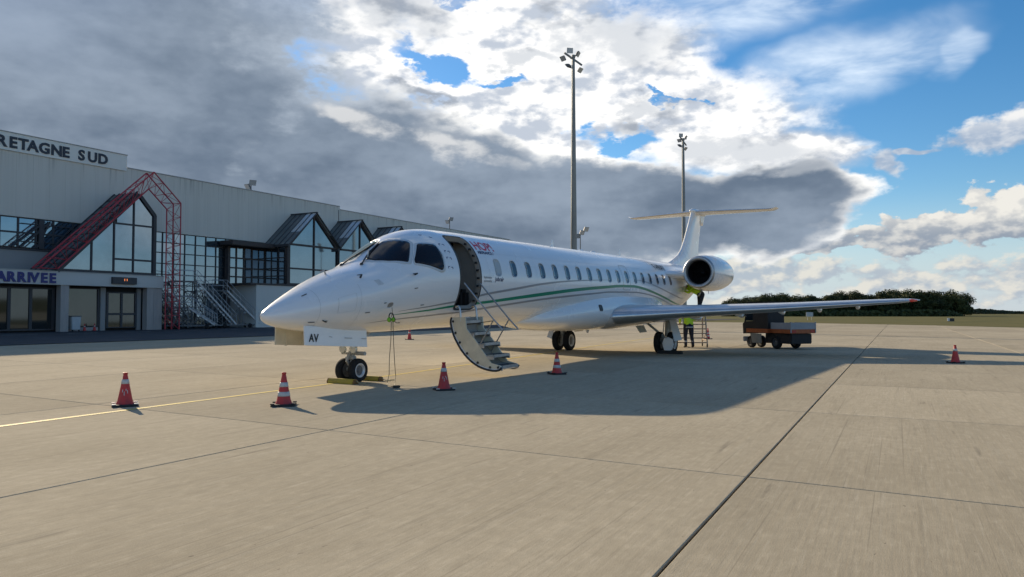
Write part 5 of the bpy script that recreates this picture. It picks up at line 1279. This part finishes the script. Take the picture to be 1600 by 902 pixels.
# ------------------------------------------------------------------ people
hiv = mat('hi_vis_yellow', (.55, .80, .03), .7, var=.1, vscale=8); navy_cloth = mat('navy_workwear', (.018, .021, .035), .85, var=.2, vscale=10); skin_c = mat('skin', (.42, .25, .18), .6); hair_c = mat('hair_dark', (.03, .022, .018), .8); boot_c = mat('boot_black', (.02, .019, .018), .7); refl = mat('reflective_tape', (.55, .56, .56), .4)
def person(loc, rz, J_, label, tapes, up_cloth):
    """J_ maps joint -> position (local, z up, facing +y)"""
    P_ = empty('person', loc, rz); P_.scale = (1.08, 1.12, 1.0); tag(P_, label, 'person', 'ground crew in hi-vis jackets')
    V_, E_, Rr, Lb = [], [], [], []
    def node(p, r): V_.append(Vector(p)); Rr.append(r*(1.30 if r > .045 and r not in (.083, .090, .070, .055) else 1.)); return len(V_)-1
    def chain(i, pts, lab):
        for p, r in pts: j = node(p, r); E_.append((i, j)); Lb.append(lab); i = j
        return i
    pel = node(J_['pelvis'], .135)
    pv = Vector(J_['pelvis']); ch = Vector(J_['chest']); nk = Vector(J_['neck']); hd = Vector(J_['head'])
    wa = chain(pel, [(pv.lerp(ch, .4), .128)], 'cloth'); c_ = chain(wa, [(ch, .150)], 'cloth')
    n_ = chain(c_, [(nk, .062)], 'cloth'); n2 = chain(n_, [(nk.lerp(hd, .45), .055)], 'skin')
    ax = (hd-nk).normalized(); fw = Vector(J_.get('face', (0, 1, 0))).normalized()
    h1 = chain(n2, [(hd-ax*.02+fw*.012, .083), (hd+ax*.055, .090), (hd+ax*.115, .070)], 'skin')
    for s_ in ('l', 'r'):
        sh, elb, wr = (Vector(J_[k+s_]) for k in ('shoulder_', 'elbow_', 'wrist_'))
        i = chain(c_, [(sh, .078)], 'cloth'); i = chain(i, [(sh.lerp(elb, .5), .062), (elb, .050)], 'cloth'); i = chain(i, [(elb.lerp(wr, .45), .045), (wr, .031)], 'cloth')
        d = (wr-elb).normalized(); sd_ = d.cross(fw); sd_ = sd_.normalized() if sd_.length > .1 else d.orthogonal().normalized(); dn = d.cross(sd_)
        pm = chain(i, [(wr+d*.05, .036)], 'skin')
        for k, ln in ((-1.5, .060), (-.5, .075), (.5, .070), (1.5, .055)):
            b_ = wr+d*.085+sd_*k*.019; chain(pm, [(b_, .011), (b_+d*ln*.5+dn*.012, .0095), (b_+d*ln*.8+dn*.032, .008)], 'skin')
        b_ = wr+d*.045+sd_*-.04; chain(pm, [(b_, .012), (b_+d*.035-sd_*.012+dn*.012, .010)], 'skin')
        hp, kn, an = (Vector(J_[k+s_]) for k in ('hip_', 'knee_', 'ankle_')); toe = Vector(J_['toe_'+s_])
        i = chain(pel, [(hp, .095)], 'trouser'); i = chain(i, [(hp.lerp(kn, .5), .082), (kn, .063)], 'trouser'); i = chain(i, [(kn.lerp(an, .4), .060), (an+Vector((0, 0, .06)), .050)], 'trouser')
        i = chain(i, [(an-Vector((0, 0, .01)), .050)], 'boot'); chain(i, [(an.lerp(toe, .55), .045), (toe, .038)], 'boot')
    me = bpy.data.meshes.new('body_skeleton'); me.from_pydata([tuple(v) for v in V_], E_, []); ob = bpy.data.objects.new('tmp_body', me); COL.objects.link(ob)
    sk = ob.modifiers.new('s', 'SKIN'); sk.use_smooth_shade = True
    for v, r in zip(me.skin_vertices[0].data, Rr): v.radius = (r, r); v.use_root = False
    me.skin_vertices[0].data[0].use_root = True
    sb = ob.modifiers.new('u', 'SUBSURF'); sb.levels = 1; sb.render_levels = 1
    bpy.context.view_layer.update(); bm_ = bpy.data.meshes.new_from_object(ob.evaluated_get(bpy.context.evaluated_depsgraph_get())); bpy.data.objects.remove(ob)
    mats = [up_cloth, navy_cloth, skin_c, boot_c, refl]; bm_.materials.clear()
    for x in mats: bm_.materials.append(x)
    idx = {'cloth': 0, 'trouser': 1, 'skin': 2, 'boot': 3}
    for f in bm_.polygons:
        c = f.center; best = None
        for (a, b), l in zip(E_, Lb):
            A_, B_ = V_[a], V_[b]; ab = B_-A_; t = max(0, min(1, (c-A_).dot(ab)/max(ab.length_squared, 1e-9))); d = (c-(A_+ab*t)).length-.5*(Rr[a]*(1-t)+Rr[b]*t)
            if best is None or d < best[0]: best = (d, l, t, a)
        k = idx[best[1]]
        if best[1] == 'cloth' and (c-pv).dot((ch-pv).normalized()) < .02: k = 1
        f.material_index = k
    bm_.name = 'body'; bd_ = link(bpy.data.objects.new('body', bm_), P_)
    hr = MB(); axq = ax.to_track_quat('Z', 'Y').to_matrix(); hr.loft([[hd+axq @ V(r*math.cos(a), r*math.sin(a), z) for a in (2*math.pi*k/16 for k in range(16))] for r, z in ((.094, .045), (.104, .075), (.102, .115), (.080, .155), (.03, .178))]); hr.build('hair', hair_c, P_, smooth=True)
    for p, ax_, r, h in tapes:
        t_ = MB(); t_.lathe([(r*.98, -h/2), (r, -h/2), (r, h/2), (r*.98, h/2)], p, ax_, 18); t_.f = [f for f in t_.f if len(f) == 4]; t_.mi = t_.mi[:len(t_.f)]; t_.build('reflective_tape', refl, P_, smooth=True)
    return P_
stand = dict(pelvis=(0, 0, .95), chest=(0, .02, 1.32), neck=(0, .03, 1.50), head=(0, .06, 1.60), shoulder_l=(-.20, .01, 1.42), shoulder_r=(.20, .01, 1.42), elbow_l=(-.33, .02, 1.17), elbow_r=(.34, .06, 1.19), wrist_l=(-.26, .20, 1.04), wrist_r=(.27, .24, 1.14),
             hip_l=(-.10, 0, .88), hip_r=(.10, 0, .88), knee_l=(-.12, .03, .49), knee_r=(.13, .02, .49), ankle_l=(-.12, -.02, .08), ankle_r=(.16, -.03, .08), toe_l=(-.13, .14, .035), toe_r=(.19, .13, .035))
person((7.30, 30.75, 0), R(8), stand, 'worker in hi-vis yellow jacket and navy trousers standing under the wing', [((-.12, .0, .27), (0, .05, 1), .068, .05), ((.145, -.005, .27), (.05, .05, 1), .068, .05), ((0, .0, .86), (0, 0, 1), .175, .04)], hiv)
bend = dict(pelvis=(.02, 0, 1.00), chest=(-.30, .05, 1.14), neck=(-.47, .08, 1.20), head=(-.56, .10, 1.24), face=(-.6, .3, -.5), shoulder_l=(-.36, -.12, 1.18), shoulder_r=(-.34, .24, 1.20), elbow_l=(-.50, -.14, .98), elbow_r=(-.52, .32, 1.38), wrist_l=(-.68, -.06, 1.10), wrist_r=(-.62, .28, 1.58),
            hip_l=(.05, -.12, .92), hip_r=(.05, .12, .92), knee_l=(-.05, -.13, .50), knee_r=(.0, .13, .50), ankle_l=(.04, -.13, .08), ankle_r=(.06, .14, .08), toe_l=(-.12, -.13, .035), toe_r=(-.10, .14, .035))
person((8.10, 31.95, HP+.02), R(0), bend, 'worker in hi-vis vest bending below the engine above the wing', [((-.02, 0, 1.02), (.95, 0, -.4), .20, .05)], hiv)

# ------------------------------------------------------------------ passenger steps parked by the terminal
stair_m = mat('passenger_stair_steel', (.46, .47, .48), .5, metal=.4, var=.15, vscale=4); stair_d = mat('passenger_stair_dark', (.13, .135, .14), .6, var=.2, vscale=3)
def steps(loc, rz, w, H_, run, label, n, plat=1.6):
    S_ = empty('passenger_steps', loc, rz); tag(S_, label, 'boarding stairs', 'mobile boarding stairs parked by the terminal')
    def at(t, y, dz=0): return (run*(1-t), y, .35+(H_-.35)*t+dz)
    for y in (-w/2, w/2):
        MB().bar(at(0, y), at(1, y), .05, .13).build('stringer', stair_m, S_)
        m_ = MB(); m_.path([at(0, y, .25), at(.02, y, .95), at(1, y, 1.0), (-plat, y, H_+1.0)], .028, n=6)
        for k in range(1, 6): m_.tube(at(k/5, y), at(k/5, y, .98), .018, n=5)
        m_.tube((-plat, y, H_), (-plat, y, H_+1.0), .02, n=5); m_.path([at(0, y, .6), at(1, y, .5), (-plat, y, H_+.5)], .016, n=5); m_.build('handrail', stair_m, S_, smooth=True, angle=60)
        m_ = MB()
        for x in (-plat, -.05): m_.bar((x, y, .12), (x, y, H_), .08, .08)
        m_.bar((run*.5, y, .25), at(.5, y), .06, .06); m_.bar((-plat, y, .3), (run*.9, y, .3), .10, .12)
        for k in range(3):
            z0, z1 = .3+(H_-.3)*k/3, .3+(H_-.3)*(k+1)/3; m_.bar((-plat, y, z0), (-.05, y, z1), .045, .045); m_.bar((-.05, y, z0), (-plat, y, z1), .045, .045); m_.bar((-plat, y, z1), (-.05, y, z1), .045, .045)
        m_.bar((-.05, y, .3), at(.5, y), .045, .045); m_.build('support_frame', stair_d, S_)
    for k in range(n): x, _, z = at((k+.5)/n, 0); MB().box2(x-.12, x+.12, -w/2+.03, w/2-.03, z-.02, z+.02).build('tread', stair_m, S_)
    MB().box2(-plat, 0, -w/2, w/2, H_-.08, H_).build('platform', stair_d, S_)
    for x in (-plat+.2, run*.7):
        for y in (-w/2, w/2): t_ = MB(); t_.lathe([(.05, -.08), (.20, -.07), (.22, 0), (.20, .07), (.05, .08)], (x, y, .22), (0, 1, 0), 14); t_.build('wheel', tyre_m, S_, smooth=True)
    return S_
fz = R(90-29)
steps(fac(12.5, 1.3), fz-R(22), 1.3, 4.35, 3.6, 'tallest mobile boarding stairs in front of the terminal curtain wall', 13, 2.2)
steps(fac(16.2, 1.7), fz-R(22), 1.2, 3.6, 3.2, 'mobile boarding stairs standing nearest the white wall by the nose', 11, 1.4)
steps(fac(11.0, .0), fz-R(48), 1.3, 1.9, 2.2, 'low mobile boarding stairs beside the red truss leg', 7, 1.2)
steps(fac(10.0, 1.9), fz+R(14), 1.2, 3.2, 2.8, 'mobile boarding stairs half hidden behind the red truss leg', 10, 1.4)
# bin by the entrance
bn = empty('waste_bin', fac(.78, .25), fz); tag(bn, 'pale grey bin standing beside the terminal column', 'bin')
m_ = MB(); m_.loft([[(x*w, y*w, z) for x, y in ((-.36, -.3), (.36, -.3), (.36, .3), (-.36, .3))] for z, w in ((.14, .88), (1.15, 1.))]); m_.build('body', mat('bin_pale', (.42, .45, .47), .6, var=.08, vscale=3), bn, bevel=.03)
MB().box2(-.39, .39, -.33, .33, 1.152, 1.22).build('lid', stair_d, bn, bevel=.02)
for x in (-.25, .25): t_ = MB(); t_.lathe([(.02, -.03), (.07, -.03), (.07, .03), (.02, .03)], (x, -.2, .07), (1, 0, 0), 10); t_.build('castor', tyre_m, bn)

# ------------------------------------------------------------------ field signs
sg = empty('field_sign', (61.3, 153, 0), 0); sg.scale = (.68, 1, .9); tag(sg, 'pale rectangular sign on two posts in the grass behind the truck', 'sign')
MB().box2(-1.05, 1.05, -.04, .04, .75, 1.75).build('panel', mat('sign_panel_pale', (.45, .47, .48), .6, var=.15, vscale=2), sg, bevel=.01)
for x in (-.6, .6): MB().tube((x, .06, -.05), (x, .06, 1.7), .045, n=8).build('post', stair_m, sg)
mk = empty('runway_marker', (75.9, 128.5, 0), R(-20)); mk.scale = (.55, .55, .7); tag(mk, 'small black and white marker board in the grass at the right', 'marker')
MB().box2(-1.0, -.35, -.10, .10, .05, .80).build('white_panel', mat('marker_white', (.7, .7, .68), .6), mk, bevel=.01); MB().box2(-.33, .95, -.09, .09, .05, .72).build('black_panel', mat('marker_black', (.04, .04, .04), .6), mk, bevel=.01)
MB().box2(-.9, .9, -.05, .05, -.05, .05).build('foot', stair_d, mk)

# ------------------------------------------------------------------ trees
def leaf_material(name, a, b):
    mt = bpy.data.materials.new(name); mt.use_nodes = True; nt = mt.node_tree; N = nt.nodes.new; L = nt.links.new; p = nt.nodes['Principled BSDF']
    p.inputs['Roughness'].default_value = .75; p.inputs['Specular IOR Level'].default_value = .2
    tc = N('ShaderNodeTexCoord'); n = N('ShaderNodeTexNoise'); n.inputs['Scale'].default_value = .55; n.inputs['Detail'].default_value = 3; L(tc.outputs['Object'], n.inputs['Vector'])
    mx = N('ShaderNodeMix'); mx.data_type = 'RGBA'; r = N('ShaderNodeMapRange'); r.inputs[1].default_value = .35; r.inputs[2].default_value = .65; L(n.outputs['Fac'], r.inputs[0]); L(r.outputs[0], mx.inputs[0]); mx.inputs[6].default_value = (*a, 1); mx.inputs[7].default_value = (*b, 1)
    oi = N('ShaderNodeObjectInfo'); h = N('ShaderNodeHueSaturation'); q = N('ShaderNodeMapRange'); q.inputs[3].default_value = .75; q.inputs[4].default_value = 1.2; L(oi.outputs['Random'], q.inputs[0]); L(q.outputs[0], h.inputs['Value']); L(mx.outputs[2], h.inputs['Color']); L(h.outputs[0], p.inputs['Base Color'])
    return mt
leaf_m = leaf_material('woodland_leaves', (.034, .046, .016), (.070, .080, .026)); bark_m = mat('tree_bark', (.06, .048, .036), .9, var=.25, vscale=3)
def crown_mesh(seed, h, rx, n):
    rnd = random.Random(seed); m_ = MB(); lobes = []
    for k in range(16):
        a = rnd.uniform(0, 6.283); q = rnd.uniform(0, .78); z = rnd.uniform(.22, .86)
        w = (1-abs(z-.52)*1.1); lobes.append((Vector((math.cos(a)*rx*q*w, math.sin(a)*rx*q*w, h*z)), rx*rnd.uniform(.30, .52)))
    for k in range(n):
        c, r = rnd.choice(lobes); d = Vector((rnd.gauss(0, 1), rnd.gauss(0, 1), rnd.gauss(0, .8))).normalized()
        p = c+d*r*rnd.uniform(.55, 1.08); s_ = rnd.uniform(.16, .36); nrm = (d+Vector((rnd.uniform(-.8, .8), rnd.uniform(-.8, .8), rnd.uniform(-.5, .9)))).normalized(); u = nrm.orthogonal().normalized(); v = nrm.cross(u); a = rnd.uniform(0, 6.28); u, v = u*math.cos(a)+v*math.sin(a), v*math.cos(a)-u*math.sin(a)
        m_.add([p-u*s_, p+v*s_*.7, p+u*s_, p-v*s_*.7], [(0, 1, 2, 3)])
    return m_.mesh('crown', leaf_m, fix=False)
def trunk_mesh(seed, h, rx):
    rnd = random.Random(seed); m_ = MB(); m_.path([(0, 0, -.1), (.05, .03, h*.25), (-.06, .05, h*.5), (.02, 0, h*.8)], [.26, .20, .14, .04], n=8)
    for k in range(7):
        a = rnd.uniform(0, 6.28); z = h*rnd.uniform(.25, .6); l = rx*rnd.uniform(.5, .85); m_.path([(0, 0, z), (math.cos(a)*l*.5, math.sin(a)*l*.5, z+l*.35), (math.cos(a)*l, math.sin(a)*l, z+l*.75)], [.09, .06, .02], n=5)
    return m_.mesh('trunk', bark_m, smooth=True)
variants = []
for k, (h, rx) in enumerate(((10.2, 4.3), (9.0, 3.8), (11.0, 4.6), (8.2, 4.0), (9.6, 3.3))):
    variants.append((crown_mesh(30+k, h, rx, 5200), trunk_mesh(60+k, h, rx)))
rnd = random.Random(5)
def tree(x, y, k, s_, label, group):
    t = empty('woodland_tree', (x, y, -.05), rnd.uniform(0, 6.28)); t.scale = (s_*rnd.uniform(1.1, 1.35), s_*rnd.uniform(1.1, 1.35), s_); tag(t, label, 'tree', group)
    inst('crown', variants[k][0], t); inst('trunk', variants[k][1], t)
# skyline of the wood: (azimuth tangent, height factor)
prof = [(.285, .70), (.31, .76), (.35, .82), (.40, .86), (.46, .90), (.52, .97), (.56, 1.0), (.60, .92), (.612, .72), (.618, .45)]
def hf(u):
    for (a, ha), (b, hb_) in zip(prof, prof[1:]):
        if a <= u <= b: return ha+(hb_-ha)*(u-a)/(b-a)
    return .5
for row, (Z, n) in enumerate(((318, 46), (338, 46), (360, 44))):
    for i in range(n):
        u = .285+(.612-.285)*(i+rnd.uniform(.1, .9))/n
        tree(u*Z, Z+rnd.uniform(-5, 5), rnd.randrange(5), (1.02, 1.06, 1.12)[row]*hf(u)*rnd.uniform(.86, 1.10), ('dark green tree in the front row of the far wood', 'dark green tree in the middle of the far wood', 'dark green tree rising at the back of the far wood')[row], 'trees of the wood across the airfield')
# undergrowth closing the foot of the wood
m_ = MB()
for k in range(5200):
    u = rnd.uniform(.283, .606); Z = rnd.uniform(306, 330); p = Vector((u*Z, Z, rnd.uniform(0, 2.6)*hf(u)*min(1., (.612-u)/.02))); s_ = rnd.uniform(.35, .8); nrm = Vector((rnd.gauss(0, 1), -1.2, rnd.gauss(.4, .7))).normalized(); a = nrm.orthogonal().normalized(); b = nrm.cross(a)
    m_.add([p-a*s_, p+b*s_, p+a*s_, p-b*s_], [(0, 1, 2, 3)])
o = m_.build('undergrowth', leaf_m, fix=False); tag(o, 'dense dark undergrowth along the foot of the far wood', 'undergrowth', kind='stuff')
# far hedgerows on the horizon
m_ = MB()
for k in range(26000):
    u = rnd.uniform(-.75, 1.35); Z = rnd.uniform(880, 960); hh = 3.4+1.3*math.sin(u*23)+1.0*math.sin(u*61+1); p = Vector((u*Z, Z, rnd.uniform(0, 1)**.8*hh)); s_ = rnd.uniform(1.2, 2.4); nrm = Vector((rnd.gauss(0, .8), -1.2, rnd.gauss(.4, .6))).normalized(); a = nrm.orthogonal().normalized(); b = nrm.cross(a)
    m_.add([p-a*s_, p+b*s_*.7, p+a*s_, p-b*s_*.7], [(0, 1, 2, 3)])
o = m_.build('far_hedgerow', leaf_material('hedgerow_leaves', (.035, .047, .026), (.058, .068, .034)), fix=False); tag(o, 'low dark tree line far off on the horizon', 'hedgerow', kind='stuff')
